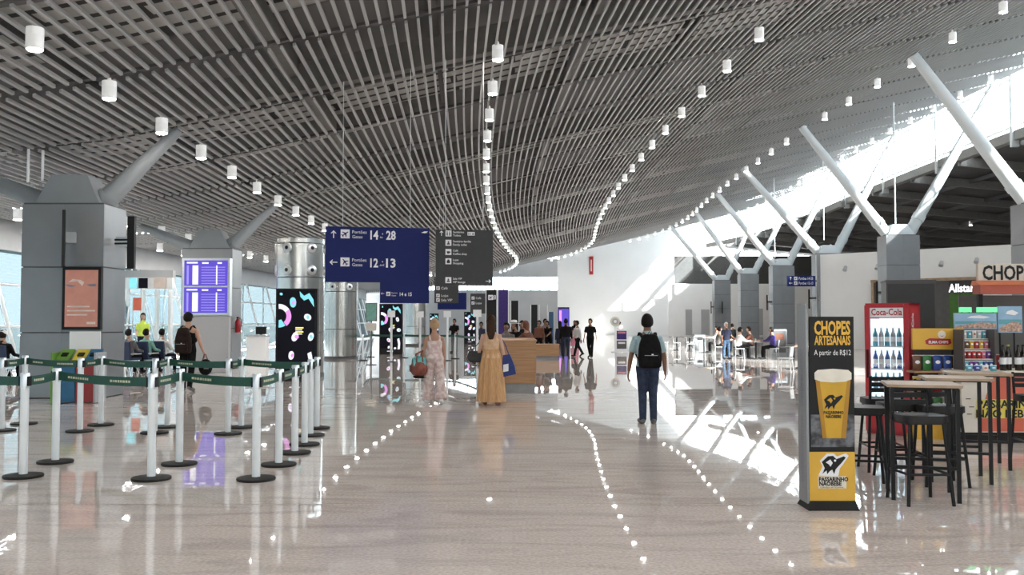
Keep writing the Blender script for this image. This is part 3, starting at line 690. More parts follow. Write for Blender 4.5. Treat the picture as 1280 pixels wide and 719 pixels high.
p = at(79, 333, 18.75)
t = thing('monitor', 'thin black monitor seen edge-on on the front of the nearest column', 'monitor', p, math.radians(25))
MB().box((0, 0, 0.56), (0.06, 0.55, 1.14)).build('screen', M['black'], t); MB().box((0.13, 0.1, 0.6), (0.20, 0.12, 0.22)).build('arm', M['clad'], t)
MB().box((0.19, 0.28, 0.6), (0.08, 0.5, 0.16)).build('arm', M['clad'], t)
p = at(164, 336, 19.6)
t = thing('monitor', 'tall black monitor on a bracket at the right side of the nearest column', 'monitor', p)
MB().box((0, 0, 0.56), (0.15, 0.1, 1.12)).build('screen', M['black'], t); MB().box((-0.2, 0.05, 0.58), (0.3, 0.08, 0.2)).build('bracket', M['alu'], t)
for z in (0.54, 0.62): MB().cyl((-0.36, 0.0, z), (-0.05, 0.0, z), 0.02, n=8).build('cable', M['black'], t)

b = gnd(100, 503); kx = 61.5
t = thing('recycling_bin', 'recycling bin with blue and red boxes in front of the nearest column', 'bin', (b.x, b.y, 0))
for x0, x1, m in ((-0.44, -0.02, 'bin_blue'), (0.0, 0.36, 'bin_red')):
    MB().box(((x0 + x1) / 2, 0, 0.42), (x1 - x0, 0.40, 0.80)).build('box', M[m], t)
MB().box((0.39, 0, 0.50), (0.04, 0.48, 0.98)).build('side_panel', M['grey_wall'], t); MB().box((-0.46, 0, 0.50), (0.03, 0.48, 0.98)).build('side_panel', M['bin_green'], t)
Rt = Matrix.Rotation(math.radians(35), 3, 'X')
for x, m in ((-0.30, 'bin_green'), (0.02, 'bin_yellow'), (0.26, 'bin_blue')):
    l = MB().box((x, 0.0, 0.93), (0.25, 0.36, 0.04), Rt).build('lid', M[m], t); MB().box((x, -0.03, 0.945), (0.12, 0.10, 0.03), Rt).build('opening', M['black'], l)
MB().box((-0.02, 0.22, 1.0), (0.62, 0.03, 0.80)).build('back_board', M['white_wall'], t)

b = gnd(256, 466); s = F / b.y
t = thing('flight_board', 'violet flight departures board on a steel stand by the second column', 'screen', (b.x, b.y, 0))
MB().box((0, 0.12, 0.9), (1.46, 0.24, 1.78)).build('stand', M['grey_wall'], t); MB().box((0, 0.12, 2.68), (1.50, 0.24, 1.82)).build('housing', M['alu'], t)
for z in (2.27, 3.12):
    sc = MB().box((0, -0.006, z), (1.36, 0.012, 0.80)).build('screen', M['purple'], t)
    flat('column_block', rect(-0.42, z - 0.36, -0.24, z + 0.24), M['screen_white'], sc, -0.012); flat('column_block', rect(-0.60, z - 0.36, -0.54, z + 0.24), M['purple_row'], sc, -0.012)
    flat('heading', rect(-0.60, z + 0.30, -0.26, z + 0.35), M['screen_white'], sc, -0.012); flat('heading', rect(-0.12, z + 0.29, 0.08, z + 0.34), M['screen_white'], sc, -0.012); flat('heading', rect(0.36, z + 0.29, 0.50, z + 0.34), M['screen_white'], sc, -0.012)
    for i in range(7):
        flat('flight_row', rect(-0.14, z - 0.34 + i * 0.085, 0.60, z - 0.315 + i * 0.085), M['purple_row'], sc, -0.012)
    flat('column_block', rect(0.32, z - 0.36, 0.36, z + 0.24), M['screen_white'], sc, -0.0125)

cx2 = colL[1].location.x + 0.86
t = thing('fire_extinguisher', 'red fire extinguisher hung on the right side of the second column', 'extinguisher', (cx2 + 0.11, 31.45, 1.22))
MB().lathe([(0.085, 0.0), (0.09, 0.02), (0.09, 0.38), (0.05, 0.46), (0.025, 0.48)], n=16).build('cylinder', M['red'], t)
MB().box((0.0, -0.03, 0.51), (0.05, 0.14, 0.05)).build('valve', M['black'], t); MB().tube([(0.0, 0.05, 0.52), (0.11, 0.02, 0.44), (0.12, -0.02, 0.2)], 0.014, 6).build('hose', M['black'], t)
MB().box((-0.095, 0, 0.3), (0.03, 0.1, 0.14)).build('bracket', M['alu'], t)

# boarding gate structure at the far left
t = thing('gate_portal', 'pale boarding gate structure with screens behind the left seats', 'gate', (-15.0, 38, 0))
for x in (-0.9, -0.25, 0.35, 0.9): MB().box((x, 0, 1.45), (0.10, 0.3, 2.9)).build('post', M['white_metal'], t)
MB().box((0, 0.02, 3.18), (2.0, 0.3, 0.46)).build('header', M['white_wall'], t); MB().box((0, 0.1, 3.56), (2.0, 0.3, 0.30)).build('header', M['grey_wall'], t)
for x, w, m in ((-0.60, 0.28, 's_cyan'), (-0.18, 0.36, 'screen_black'), (0.52, 0.5, 'poster_pale')): MB().box((x, -0.17, 3.18), (w, 0.06, 0.42)).build('screen', M[m], t)
MB().box((0, 0.1, 1.45), (1.9, 0.04, 2.8)).build('glass_door', M['glass'], t)
p = at(166, 390, 34.5)
t = thing('gate_flag', 'small coral gate flag above the seated passengers on the left', 'sign', (p.x, p.y, 0))
MB().cyl((0, 0, 0), (0, 0, 2.5), 0.02, n=8).build('pole', M['alu'], t); MB().box((0.16, 0, 2.25), (0.30, 0.03, 0.48)).build('flag', M['orange'], t)
b = gnd(322, 452)
t = thing('gate_desk', 'pale grey boarding desk beside the glass front, right of the second column', 'desk', (b.x, b.y, 0))
MB().box((0, 0, 0.5), (0.78, 0.5, 1.0)).build('body', M['white_wall'], t); MB().box((0, -0.02, 1.04), (0.86, 0.6, 0.05)).build('top', M['grey_wall'], t); MB().box((0.1, 0.1, 1.24), (0.42, 0.05, 0.3)).build('screen', M['black'], t); MB().box((0.1, 0.1, 1.08), (0.1, 0.1, 0.06)).build('screen_foot', M['black'], t)
b = gnd(464, 452)
t = thing('notice_frame', 'framed pale notice on a stand between the second pillar and the picture screen', 'sign', (at(464, 440, 34).x, 34, 0))
MB().box((0, 0, 1.95), (0.42, 0.05, 0.68)).build('frame', M['dark_steel'], t); MB().box((0, -0.03, 1.95), (0.36, 0.02, 0.62)).build('notice', M['cloth_teal'], t); MB().box((0, -0.01, 1.40), (0.38, 0.04, 0.28)).build('small_notice', M['kraft'], t); MB().cyl((0, 0.02, 0), (0, 0.02, 1.8), 0.025, n=8).build('pole', M['dark_steel'], t); MB().lathe([(0.2, 0), (0.2, 0.02), (0.03, 0.03)], n=16).build('base', M['dark_steel'], t)

# waiting seats at the left
st0 = None
def waiting_seat(loc, rz, label):
    t = thing('waiting_seat', label, 'seat', loc, rz, 'waiting seats by the left glass front')
    MB().box((0, 0, 0.44), (0.56, 0.50, 0.07)).build('seat', M['seat_blue'], t)
    MB().box((0, -0.26, 0.72), (0.58, 0.07, 0.50), Matrix.Rotation(0.12, 3, 'X')).build('backrest', M['seat_blue'], t)
    for x in (-0.3, 0.3): MB().box((x, -0.02, 0.60), (0.04, 0.44, 0.04)).build('armrest', M['alu'], t)
    MB().box((0, 0, 0.37), (0.60, 0.07, 0.07)).build('beam', M['alu'], t)
    for x in (-0.2, 0.2): MB().tube([(x, -0.22, 0.0), (x, 0.0, 0.36), (x, 0.22, 0.0)], 0.022, 8).build('leg', M['alu'], t)
    return t

# ------------------------------------------------------------------ queue barriers
def post_parts(t, H=1.07):
    MB().lathe([(0.19, 0.0), (0.195, 0.012), (0.19, 0.026), (0.05, 0.034)], n=28).build('base', M['rubber'], t)
    MB().cyl((0, 0, 0.03), (0, 0, H - 0.15), 0.041, n=18).build('post', M['white_metal'], t)
    MB().lathe([(0.047, H - 0.15), (0.047, H - 0.01), (0.042, H)], n=18).build('head', M['alu'], t)
    MB().box((0, 0, H - 0.085), (0.104, 0.062, 0.10)).build('cassette', M['rubber'], t)
spr = None
def stanchion(px, py, label, grp):
    global spr
    b = gnd(px, py)
    if spr is None:
        spr = thing('queue_post', label, 'post', (b.x, b.y, 0), 0, grp); post_parts(spr); return spr
    return dup(spr, (b.x, b.y, 0), 0, label, grp)
def belt(a, b, z=0.985, marks=True):
    p, q = a.location.copy(), b.location.copy(); d = (q - p); L = d.length; u = d.normalized()
    n = Vector((-u.y, u.x, 0)) * 0.003; pts = []
    rings = []
    for k in range(9):
        f = k / 8; sag = -0.02 * 4 * f * (1 - f) * min(1, L / 2); c = u * (0.05 + (L - 0.1) * f)
        rings.append([c + n * sg + Vector((0, 0, z + sag + hz)) for sg, hz in ((-1, -0.048), (1, -0.048), (1, 0.048), (-1, 0.048))])
    o = MB().loft(rings).build('belt', M['belt'], a)
    if marks:     # the faint woven print along the belt
        mb = MB(); x = 0.25; R = random.Random(int(L * 100))
        while x < L - 0.5:
            for _ in range(R.choice((6, 8, 9))):
                w = R.uniform(0.02, 0.05); f = x / L; sag = -0.02 * 4 * f * (1 - f) * min(1, L / 2)
                mb.loft([[u * xx + n * s2 + Vector((0, 0, z + sag + hz)) for s2, hz in ((-1.4, -0.012), (1.4, -0.012), (1.4, R.uniform(.008, .02)), (-1.4, 0.012))] for xx in (x, x + w)]); x += w + 0.014
            x += 0.42
        if mb.v: mb.build('woven_print', M['print_pale'], o)['kind'] = 'stuff'
    return o
G1 = 'queue posts of the front left barrier'
SP = [(29, 596.5, 'leftmost queue post of the nearest row'), (69, 578.5, 'queue post just behind the leftmost near post'), (189, 599.5, 'near queue post in front of the recycling bin, third along'), (224, 581, 'queue post just behind the middle near post'),
      (320, 600, 'rightmost queue post of the nearest row'), (348.5, 582, 'queue post right behind the rightmost near post'), (368.5, 567, 'third queue post of the file leading to the picture screen'), (380.6, 556.5, 'fourth queue post of the file leading to the picture screen'),
      (388, 545, 'fifth queue post of the file leading to the picture screen'), (396, 536, 'last queue post of the file, right under the picture screen'), (285, 543, 'back row queue post before the flight board'), (301.5, 535, 'back row queue post right of the flight board'),
      (99.7, 540, 'back row queue post under the recycling bin'), (126, 532, 'back row queue post right of the recycling bin'), (30, 530.5, 'back row queue post below the left edge of the big column'), (2, 539, 'back row queue post at the left picture edge'),
      (193, 542, 'back row queue post hidden behind the middle near post'), (209, 534.5, 'back row queue post left of the man in the cap')]
Q = [stanchion(a, b, l, G1) for a, b, l in SP]
q_off = stanchion(-70, 580, 'queue post out of frame at the left, holding the near belt', G1)
for a, b in ((18, 0), (0, 1), (1, 2), (2, 3), (3, 4), (4, 5), (5, 6), (6, 7), (7, 8), (8, 9), (15, 14), (14, 12), (12, 13), (13, 16), (16, 17), (17, 10), (10, 11), (11, 8)):
    belt((Q + [q_off])[a], (Q + [q_off])[b])
G2 = 'queue posts of the far barrier beyond the blue sign'
FQ = [stanchion(a, b, l, G2) for a, b, l in ((453.5, 451, 'left end queue post of the far barrier, by the second pillar'), (463, 446.5, 'queue post of the far barrier beside the framed notice'), (505, 447.5, 'queue post of the far barrier by the third pillar'), (569, 448.5, 'queue post of the far barrier right of the blonde woman'), (597, 454.5, 'right end queue post of the far barrier, by the tan dress'))]
for a, b in ((0, 1), (1, 2), (2, 3), (3, 4)): belt(FQ[a], FQ[b], marks=False)
for i, (px, py, l) in enumerate(((489, 452.5, 'white pole with a plate in front of the far picture screen'), (525, 449.5, 'white pole with a plate left of the blonde woman'), (559, 451, 'white pole with a plate right of the blonde woman'), (596.5, 457, 'white pole with a plate left of the tan dress woman'))):
    b = gnd(px, py)
    t = thing('plate_pole', l, 'sign', (b.x, b.y, 0), 0, 'white poles with plates along the far queue')
    MB().lathe([(0.19, 0.0), (0.19, 0.02), (0.04, 0.03)], n=24).build('base', M['rubber'], t); MB().cyl((0, 0, 0.02), (0, 0, 1.78), 0.045, n=14).build('pole', M['white_metal'], t)
    MB().box((0, -0.02, 1.90), (0.30, 0.04, 0.26)).build('plate', M['white'], t)

# ------------------------------------------------------------------ wooden counter, bench, totems further down
b = gnd(651, 491); kx = F / b.y
x0, x1 = (600 - 640) / kx, (670 - 640) / kx; zt = 1.18
t = thing('wooden_counter', 'light oak service counter with a grey plinth, right of the tan dress', 'counter', ((x0 + x1) / 2, b.y, 0))
w = x1 - x0
MB().box((0, 1.5, 0.10), (w - 0.04, 2.96, 0.20)).build('plinth', M['plinth'], t); MB().box((0, 1.5, 0.20 + (zt - 0.24) / 2), (w, 3.0, zt - 0.24)).build('body', M['wood'], t)
for k in (0.36, 0.68): MB().box((0, 1.5, k * zt + 0.06), (w + 0.006, 3.006, 0.006)).build('board_joint', M['tabletop'], t)
MB().box((0, 1.5, zt - 0.02), (w + 0.04, 3.04, 0.04)).build('top', M['wood'], t)
b = gnd(684, 448.5); s = F / b.y
t = thing('wooden_bench', 'low light oak bench beyond the counter, at the foot of the walkway', 'bench', (b.x, b.y, 0))
MB().box((0, 0.6, 0.06), (0.95, 1.1, 0.12)).build('plinth', M['plinth'], t); MB().box((0, 0.6, 0.34), (1.02, 1.2, 0.46)).build('body', M['wood'], t); MB().box((0, 0.6, 0.59), (1.06, 1.24, 0.05)).build('top', M['wood'], t)
def totem(px0, px1, ytop, Y, label, m='black', txt=None, name='totem_sign'):
    a, bq = at(px0, ytop, Y), at(px1, ytop, Y); w = bq.x - a.x; H = a.z
    t = thing(name, label, 'sign', ((a.x + bq.x) / 2, Y, 0))
    MB().box((0, 0.1, H / 2), (w, 0.2, H)).build('body', M[m], t); MB().box((0, 0.1, 0.05), (w + 0.06, 0.26, 0.1)).build('foot', M['alu'], t)
    for sg in (-1, 1): MB().box((sg * (w / 2 + 0.02), 0.1, H / 2), (0.03, 0.22, H)).build('edge_trim', M['alu'], t)
    if txt: icon(t, -w * 0.32, H - 0.42, 0.2); text(txt, M['white'], t, w * 0.05, H - 0.40, -0.001, w=w * 0.4, h=0.18, bold=0.01)
    return t
totem(608, 620.5, 362, 37, 'tall black gate totem behind the head of the tan dress woman', txt='28')
totem(623, 635, 362, 38.5, 'tall grey violet panel right of the black gate totem', 'cloth_purple', name='info_panel')
totem(639, 648, 376, 48, 'second black totem, behind the white hat')
totem(664, 672, 381, 60, 'third black totem, above the person in brown'); totem(675, 684, 381, 62, 'grey totem right of the third black one', 'grey_wall'); totem(686, 692, 390, 62, 'narrow blue banner totem left of the far white wall', 'denim')
a = at(698, 386, 58); 
t = thing('advert_screen', 'violet lit screen before the left end of the far white wall', 'screen', (at(704.5, 386, 58).x, 58, 0))
MB().box((0, 0.1, 1.25), (0.72, 0.2, 2.5)).build('cabinet', M['black'], t); MB().box((0, -0.006, 1.5), (0.64, 0.012, 1.8)).build('display', M['purple'], t); flat('bright_band', rect(-0.28, 0.7, -0.12, 2.3), M['s_pink'], t, -0.014)
# round sign and poster stand
p = at(769, 402, 48); r = 6.0 / (F / 48)
t = thing('round_sign', 'round pale ringed sign on a pole beyond the poster stand', 'sign', (p.x, 48, 0))
MB().tube([(0, 0.02, p.z), (0, 0.06, p.z)], r, 24).build('disc', M['kraft'], t); MB().tube([(0, 0.005, p.z), (0, 0.02, p.z)], r * 0.62, 24).build('ring', M['grey_wall'], t); MB().tube([(0, -0.01, p.z), (0, 0.005, p.z)], r * 0.32, 20).build('centre', M['white'], t)
MB().cyl((0, 0.08, 0), (0, 0.08, p.z), 0.025, n=8).build('pole', M['white_metal'], t); MB().lathe([(0.22, 0), (0.22, 0.03), (0.03, 0.04)], n=16).build('base', M['white_metal'], t)
b = gnd(777, 441)
t = thing('poster_stand', 'white framed poster stand with dark posters beyond the backpack man', 'sign', (b.x, b.y, 0))
MB().box((0, 0, 0.62), (0.62, 0.06, 1.22)).build('frame', M['white'], t)
for z0, z1, m in ((0.68, 1.12, 'cloth_purple'), (0.2, 0.62, 'panel_dark')): MB().box((0, -0.035, (z0 + z1) / 2), (0.5, 0.012, z1 - z0)).build('poster', M[m], t)
flat('print_block', rect(-0.2, 0.98, 0.2, 1.08), M['cloth_pinkk'], t, -0.042); flat('print_block', rect(-0.18, 0.45, 0.18, 0.55), M['white'], t, -0.042)
p = at(739, 332, 111.2)
t = thing('wall_banner', 'narrow red vertical banner hung high on the far white wall', 'banner', (p.x, 111.18, p.z - 1.1))
MB().box((0, 0, 1.1), (0.48, 0.06, 2.2)).build('cloth', M['red'], t); flat('print_block', rect(-0.08, 0.4, 0.08, 1.8), M['poster_pale'], t, -0.032)

# edge-on monitors on the right, wall spots, shop on the angled wall
def fin(px, y0, y1, Y, label, side=1, reach=0.0, back=0.0):
    s = F / Y; p = at(px, y1, Y); h = (y1 - y0) / s
    t = thing('monitor', label, 'monitor', p, -math.atan2(p.x, p.y)); MB().box((0, 0, h / 2), (0.10, 0.7, h)).build('screen', M['black'], t)
    if reach: MB().box((side * reach / 2, 0.0, h * 0.55), (reach, 0.1, 0.12)).build('arm', M['dark_steel'], t)
    if back: MB().box((0, 0.35 + back / 2 - 0.17, h * 0.55), (0.1, back, 0.12)).build('arm', M['dark_steel'], t)
def wall_at(px, py):       # where the sight line meets the angled wall
    d = ray(px, py); pd = (pb - pa); n = Vector((-pd.y, pd.x)).normalized()
    if n.y > 0: n = -n
    tt = (Vector((pa.x, pa.y)).dot(n) + 0.2) / (d.x * n.x + d.y * n.y); q = Vector((0, 0, EYE)) + d * tt; return q, n
fin(1011.5, 362, 386, 56.0, 'thin black edge-on monitor above the top of the beer totem', reach=0.42)
fin(1096.5, 352, 383, 44.0, 'black edge-on monitor above the red drinks fridge', reach=0.34)
fin(959, 369, 388, 67.9, 'far black edge-on monitor left of the fourth column', reach=0.36); fin(903, 377, 392, 91.2, 'farther small black edge-on monitor by the fifth column', back=0.45); fin(889, 377, 392, 92.0, 'farthest small black edge-on monitor of the right side', reach=0.36)
for px, py, l in ((1058, 335, 'leftmost'), (1098, 333, 'second'), (1178, 329, 'third'), (1222, 325, 'rightmost')):
    q, n = wall_at(px, py)
    t = thing('wall_spotlight', '%s small grey spotlight high on the angled white wall' % l, 'light', q); MB().tube([(0, 0, 0), (n.x * 0.1, n.y * 0.1, 0)], 0.06, 10).build('mount', M['alu'], t); MB().tube([(n.x * 0.1, n.y * 0.1, 0.08), (n.x * 0.26, n.y * 0.26, -0.16)], [0.09, 0.13], 12).build('head', M['grey_wall'], t)
q, n = wall_at(1200, 366); ang = math.atan2(pb.y - pa.y, pb.x - pa.x)
q0, _ = wall_at(1091, 352); q1, _ = wall_at(1228, 352); wq = (q1 - q0).length; H = q0.z
sh = thing('shop_front', 'open shop front with a green wall and lit white sign behind the kiosk', 'shop', (q0.x, q0.y, 0), ang)
MB().box((wq / 2, -0.04, H / 2), (wq - 0.1, 0.08, H - 0.1)).build('back_panel', M['panel_dark'], sh)
for x in (0.05, wq - 0.05): MB().box((x, -0.08, H / 2), (0.16, 0.24, H)).build('frame_post', M['tabletop'], sh)
MB().box((wq / 2, -0.08, H), (wq + 0.1, 0.24, 0.16)).build('lintel', M['tabletop'], sh)
gx = (wall_at(1183, 370)[0] - q0).length; zz = wall_at(1190, 367)[0].z
MB().box(((gx + wq) / 2, -0.11, zz / 2), (wq - gx - 0.2, 0.06, zz)).build('green_wall', M['green'], sh)
MB().box(((gx + wq) / 2, -0.12, (zz + H) / 2 - 0.02), (wq - gx - 0.2, 0.08, H - zz - 0.16)).build('sign_box', M['grey_sign'], sh)
gxe = (wall_at(1219, 360)[0] - q0).length
text('Allstar', M['glow'], sh, gx + 0.08, zz + 0.08, -0.17, h=(H - zz) * 0.55, w=gxe - gx - 0.1, bold=0.015, name='lit_lettering')
# ------------------------------------------------------------------ beer totem
b = gnd(1042, 637); TS = F / b.y
t = thing('beer_totem', 'tall black and yellow beer advertising totem standing by the bar tables', 'sign', (b.x, b.y, 0))
X_ = lambda px: (px - 1042) / TS
Z_ = lambda py: (637 - py) / TS
MB().loft([[(X_(1012), 0, Z_(627)), (X_(1069), 0, Z_(627)), (X_(1069), 0.03, Z_(627)), (X_(1012), 0.03, Z_(627))], [(X_(1015), 0, Z_(398)), (X_(1070), 0, Z_(398)), (X_(1070), 0.03, Z_(398)), (X_(1015), 0.03, Z_(398))]]).build('front_board', M['black'], t)
MB().loft([[(X_(1010) - .01, -0.06, 0), (X_(1070) + .01, -0.06, 0), (X_(1070) + .01, 0.26, 0), (X_(1010) - .01, 0.26, 0)], [(X_(1013), -0.004, Z_(626)), (X_(1069), -0.004, Z_(626)), (X_(1069), 0.22, Z_(626)), (X_(1013), 0.22, Z_(626))]]).build('foot', M['rubber'], t)
sb = MB().box((X_(1013) - 0.012, 0.115, Z_(626) / 2 + 0.86), (0.02, 0.23, 1.70)).build('side_board', M['clad'], t)
MB().box((X_(1068), 0.115, Z_(626) / 2 + 0.78), (0.02, 0.2, 1.52)).build('side_board', M['clad'], t)
o = text('PASSARINHO NÃO BEBE  ·  CERVEJA ARTESANAL', M['poster_grey'], sb, 0, 0, 0, w=1.15, h=0.07, bold=0.01)
o.data.transform(Matrix.Translation((X_(1013) - 0.024, 0.15, 0.22)) @ Matrix.Rotation(-PI / 2, 4, 'X') @ Matrix.Rotation(-PI / 2, 4, 'Z')) if False else None
o.matrix_local = Matrix(((0, 1, 0, X_(1013) - 0.0225), (0, 0, -1, 0.15), (1, 0, 0, 0.22), (0, 0, 0, 1)))
text('CHOPES', M['yellow'], t, X_(1043), Z_(420), -0.001, h=0.112, w=0.31, align='C', bold=0.035)
text('ARTESANAIS', M['yellow'], t, X_(1043), Z_(433), -0.001, h=0.075, w=0.31, align='C', bold=0.03)
text('A partir de R$12', M['white'], t, X_(1043), Z_(446), -0.001, h=0.046, w=0.315, align='C')
flat('smoke_print', rect(X_(1015), Z_(560), X_(1069), Z_(520)), M['smoke'], t, -0.0, 0.003)
flat('beer', [(X_(1029), Z_(549)), (X_(1058), Z_(549)), (X_(1060), Z_(530)), (X_(1063), Z_(495)), (X_(1065), Z_(472)), (X_(1021), Z_(472)), (X_(1023), Z_(495)), (X_(1027), Z_(530))], M['amber'], t, -0.003, 0.003)
flat('beer_shade', [(X_(1029), Z_(549)), (X_(1034), Z_(549)), (X_(1029), Z_(500)), (X_(1026), Z_(476)), (X_(1021), Z_(476)), (X_(1024), Z_(500))], M['amber_dark'], t, -0.006, 0.002)
flat('beer_shade', [(X_(1052), Z_(549)), (X_(1058), Z_(549)), (X_(1063), Z_(497)), (X_(1065), Z_(476)), (X_(1061), Z_(476)), (X_(1058), Z_(497))], M['amber_dark'], t, -0.006, 0.002)
flat('foam', [(X_(1020), Z_(476)), (X_(1028), Z_(479)), (X_(1043), Z_(480)), (X_(1058), Z_(479)), (X_(1066), Z_(476)), (X_(1066), Z_(468)), (X_(1062), Z_(464.5)), (X_(1043), Z_(463)), (X_(1024), Z_(464.5)), (X_(1020), Z_(468))], M['foam'], t, -0.006, 0.003)
flat('yellow_panel', rect(X_(1012.5), Z_(627), X_(1069), Z_(566)), M['yellow'], t, -0.001, 0.004)
def bird(cx, cz, s, par, y, m='black', halo=None):
    body = [(-0.40, -0.34), (-0.30, -0.10), (-0.42, 0.16), (-0.16, 0.40), (0.06, 0.42), (0.20, 0.28), (0.52, 0.40), (0.60, 0.34), (0.40, 0.10), (0.28, -0.02), (0.16, -0.16), (0.10, -0.36), (0.02, -0.16), (-0.08, -0.22), (-0.20, -0.36), (-0.22, -0.20)]
    if halo: flat('emblem_halo', [(cx + s * 1.14 * x, cz + s * 1.16 * z) for x, z in ((-0.5, -0.36), (-0.34, -0.02), (-0.44, 0.18), (-0.18, 0.44), (0.08, 0.45), (0.2, 0.34), (0.54, 0.45), (0.64, 0.36), (0.42, 0.04), (0.3, -0.1), (0.24, -0.40))], M[halo], par, y + 0.001, 0.002)
    e = flat('emblem', [(cx + s * x, cz + s * z) for x, z in body], M[m], par, y, 0.003)
    flat('emblem_wing', [(cx + s * x, cz + s * z) for x, z in ((-0.26, 0.14), (-0.06, 0.27), (0.04, 0.12), (-0.06, -0.04), (-0.12, 0.06))], M[halo or 'amber'], e, y - 0.003, 0.002)
    flat('emblem_eye', circ(cx + s * 0.14, cz + s * 0.22, s * 0.05, 8), M[halo or 'amber'], e, y - 0.003, 0.002)
bird(X_(1041), Z_(505), 0.16, t, -0.009)
text('PASSARINHO', M['black'], t, X_(1043), Z_(519), -0.009, h=0.026, w=0.17, align='C', bold=0.03); text('NÃOBEBE', M['black'], t, X_(1043), Z_(524), -0.009, h=0.026, w=0.13, align='C', bold=0.03)
bird(X_(1040), Z_(583), 0.20, t, -0.006, halo='white')
flat('label_halo', rect(X_(1023), Z_(611), X_(1058), Z_(596)), M['foam'], t, -0.005, 0.002)
text('PASSARINHO', M['black'], t, X_(1042), Z_(602), -0.008, h=0.034, w=0.25, align='C', bold=0.04); text('NÃOBEBE', M['black'], t, X_(1038), Z_(607.5), -0.008, h=0.034, w=0.19, align='C', bold=0.04)
text('CERVEJA ARTESANAL', M['black'], t, X_(1040), Z_(610.5), -0.008, h=0.012, w=0.2, align='C')

# ------------------------------------------------------------------ bar tables and stools
def bar_table(loc, rz, label):
    t = thing('bar_table', label, 'table', loc, rz, 'high bar tables by the kiosk'); a = 0.27; H = 1.035
    MB().box((0, 0, H - 0.012), (0.62, 0.62, 0.024)).build('tabletop', M['tabletop'], t); MB().box((0, 0, H - 0.03), (0.56, 0.56, 0.014)).build('apron', M['blackmetal'], t)
    for x in (-a, a):
        for y in (-a, a): MB().box((x, y, (H - 0.036) / 2), (0.034, 0.034, H - 0.036)).build('leg', M['blackmetal'], t)
    for y in (-a, a): MB().box((0, y, 0.30), (2 * a - 0.036, 0.026, 0.026)).build('stretcher', M['blackmetal'], t)
    return t
def bar_stool(loc, rz, label):
    t = thing('bar_stool', label, 'stool', loc, rz, 'black bar stools by the kiosk')
    MB().rbox((0, 0, 0.745), (0.40, 0.38, 0.06), 0.09, 4).build('seat', M['leather'], t); MB().rbox((0, 0, 0.71), (0.36, 0.34, 0.02), 0.06, 3).build('seat_frame', M['blackmetal'], t)
    for sx_ in (-1, 1):
        MB().tube([(sx_ * 0.15, -0.14, 0.70), (sx_ * 0.20, -0.20, 0)], 0.016, 8).build('leg', M['blackmetal'], t)
        MB().tube([(sx_ * 0.20, 0.22, 0), (sx_ * 0.165, 0.16, 0.70), (sx_ * 0.165, 0.20, 1.02)], 0.016, 8).build('leg', M['blackmetal'], t)
        MB().tube([(sx_ * 0.183, -0.182, 0.27), (sx_ * 0.186, 0.20, 0.27)], 0.012, 8).build('footrest', M['blackmetal'], t)
    for y in (-0.182, 0.20): MB().tube([(-0.185, y, 0.27), (0.185, y, 0.27)], 0.012, 8).build('footrest', M['blackmetal'], t)
    for z in (0.99, 0.93, 0.87): MB().box((0, 0.195 - (0.99 - z) * 0.12, z), (0.35, 0.018, 0.045)).build('back_slat', M['blackmetal'], t)
    return t
ang = math.radians(-17)
tb = bar_table((3.76, 8.50, 0), ang, 'nearest high bar table with a worn brown top')
dup(tb, (4.52, 9.42, 0), ang, 'middle high bar table of the three, behind the nearest'); dup(tb, (5.17, 10.28, 0), ang, 'farthest high bar table, before the orange counter')
sp0 = bar_stool((3.62, 8.22, 0), math.radians(2), 'black padded bar stool tucked under the nearest table, front')
for (x, y), r, l in (((4.22, 9.12), -6, 'black bar stool between the nearest and the middle table'), ((3.42, 9.0), 74, 'black bar stool behind the beer totem, seat showing at its right'), ((4.0, 10.0), 174, 'black bar stool pushed to the far side of the middle table'),
                     ((5.90, 10.40), -8, 'black bar stool at the right picture edge by the orange counter'), ((3.95, 9.42), 176, 'black bar stool behind the nearest table, back towards the fridge')):
    dup(sp0, (x, y, 0), math.radians(r), l)

# ------------------------------------------------------------------ drinks fridge
b = gnd(1111, 545)
FR = thing('drinks_fridge', 'tall red drinks fridge with a lit glass door, behind the bar stools', 'fridge', (b.x + 0.04, b.y + 0.1, 0), math.radians(-38))
w, d, H = 0.60, 0.58, 1.86
MB().box((0, d - 0.02, H / 2), (w, 0.04, H)).build('back', M['red'], FR)
for sg in (-1, 1): MB().box((sg * (w / 2 - 0.02), d / 2, H / 2), (0.04, d, H)).build('side', M['red'], FR)
MB().box((0, d / 2, H - 0.02), (w, d, 0.04)).build('top', M['red'], FR); MB().box((0, d / 2, 0.12), (w - 0.08, d - 0.06, 0.24)).build('machine_base', M['red'], FR)
MB().box((0, d - 0.05, 0.95), (w - 0.09, 0.02, 1.40)).build('lit_back', M['fridge_in'], FR)
for sg in (-1, 1): MB().box((sg * (w / 2 - 0.05), d / 2 + 0.02, 0.95), (0.012, d - 0.12, 1.38)).build('inner_wall', M['fridge_in'], FR)
shz = (0.28, 0.60, 0.92, 1.24)
for z in shz: MB().box((0, d / 2, z), (w - 0.10, d - 0.14, 0.016)).build('shelf', M['white_metal'], FR)
hd = MB().box((0, -0.005, 1.735), (w - 0.10, 0.03, 0.15)).build('header', M['white'], FR)
text('Coca-Cola', M['red'], hd, 0, 1.69, -0.021, w=0.42, h=0.09, align='C', bold=0.02)
dr = MB().box((-w / 2 + 0.035, -0.02, 0.94), (0.07, 0.04, 1.78)); dr.box((w / 2 - 0.035, -0.02, 0.94), (0.07, 0.04, 1.78)); dr.box((0, -0.02, 0.17), (w - 0.14, 0.04, 0.22)); dr.box((0, -0.02, 1.82), (w - 0.14, 0.04, 0.05))
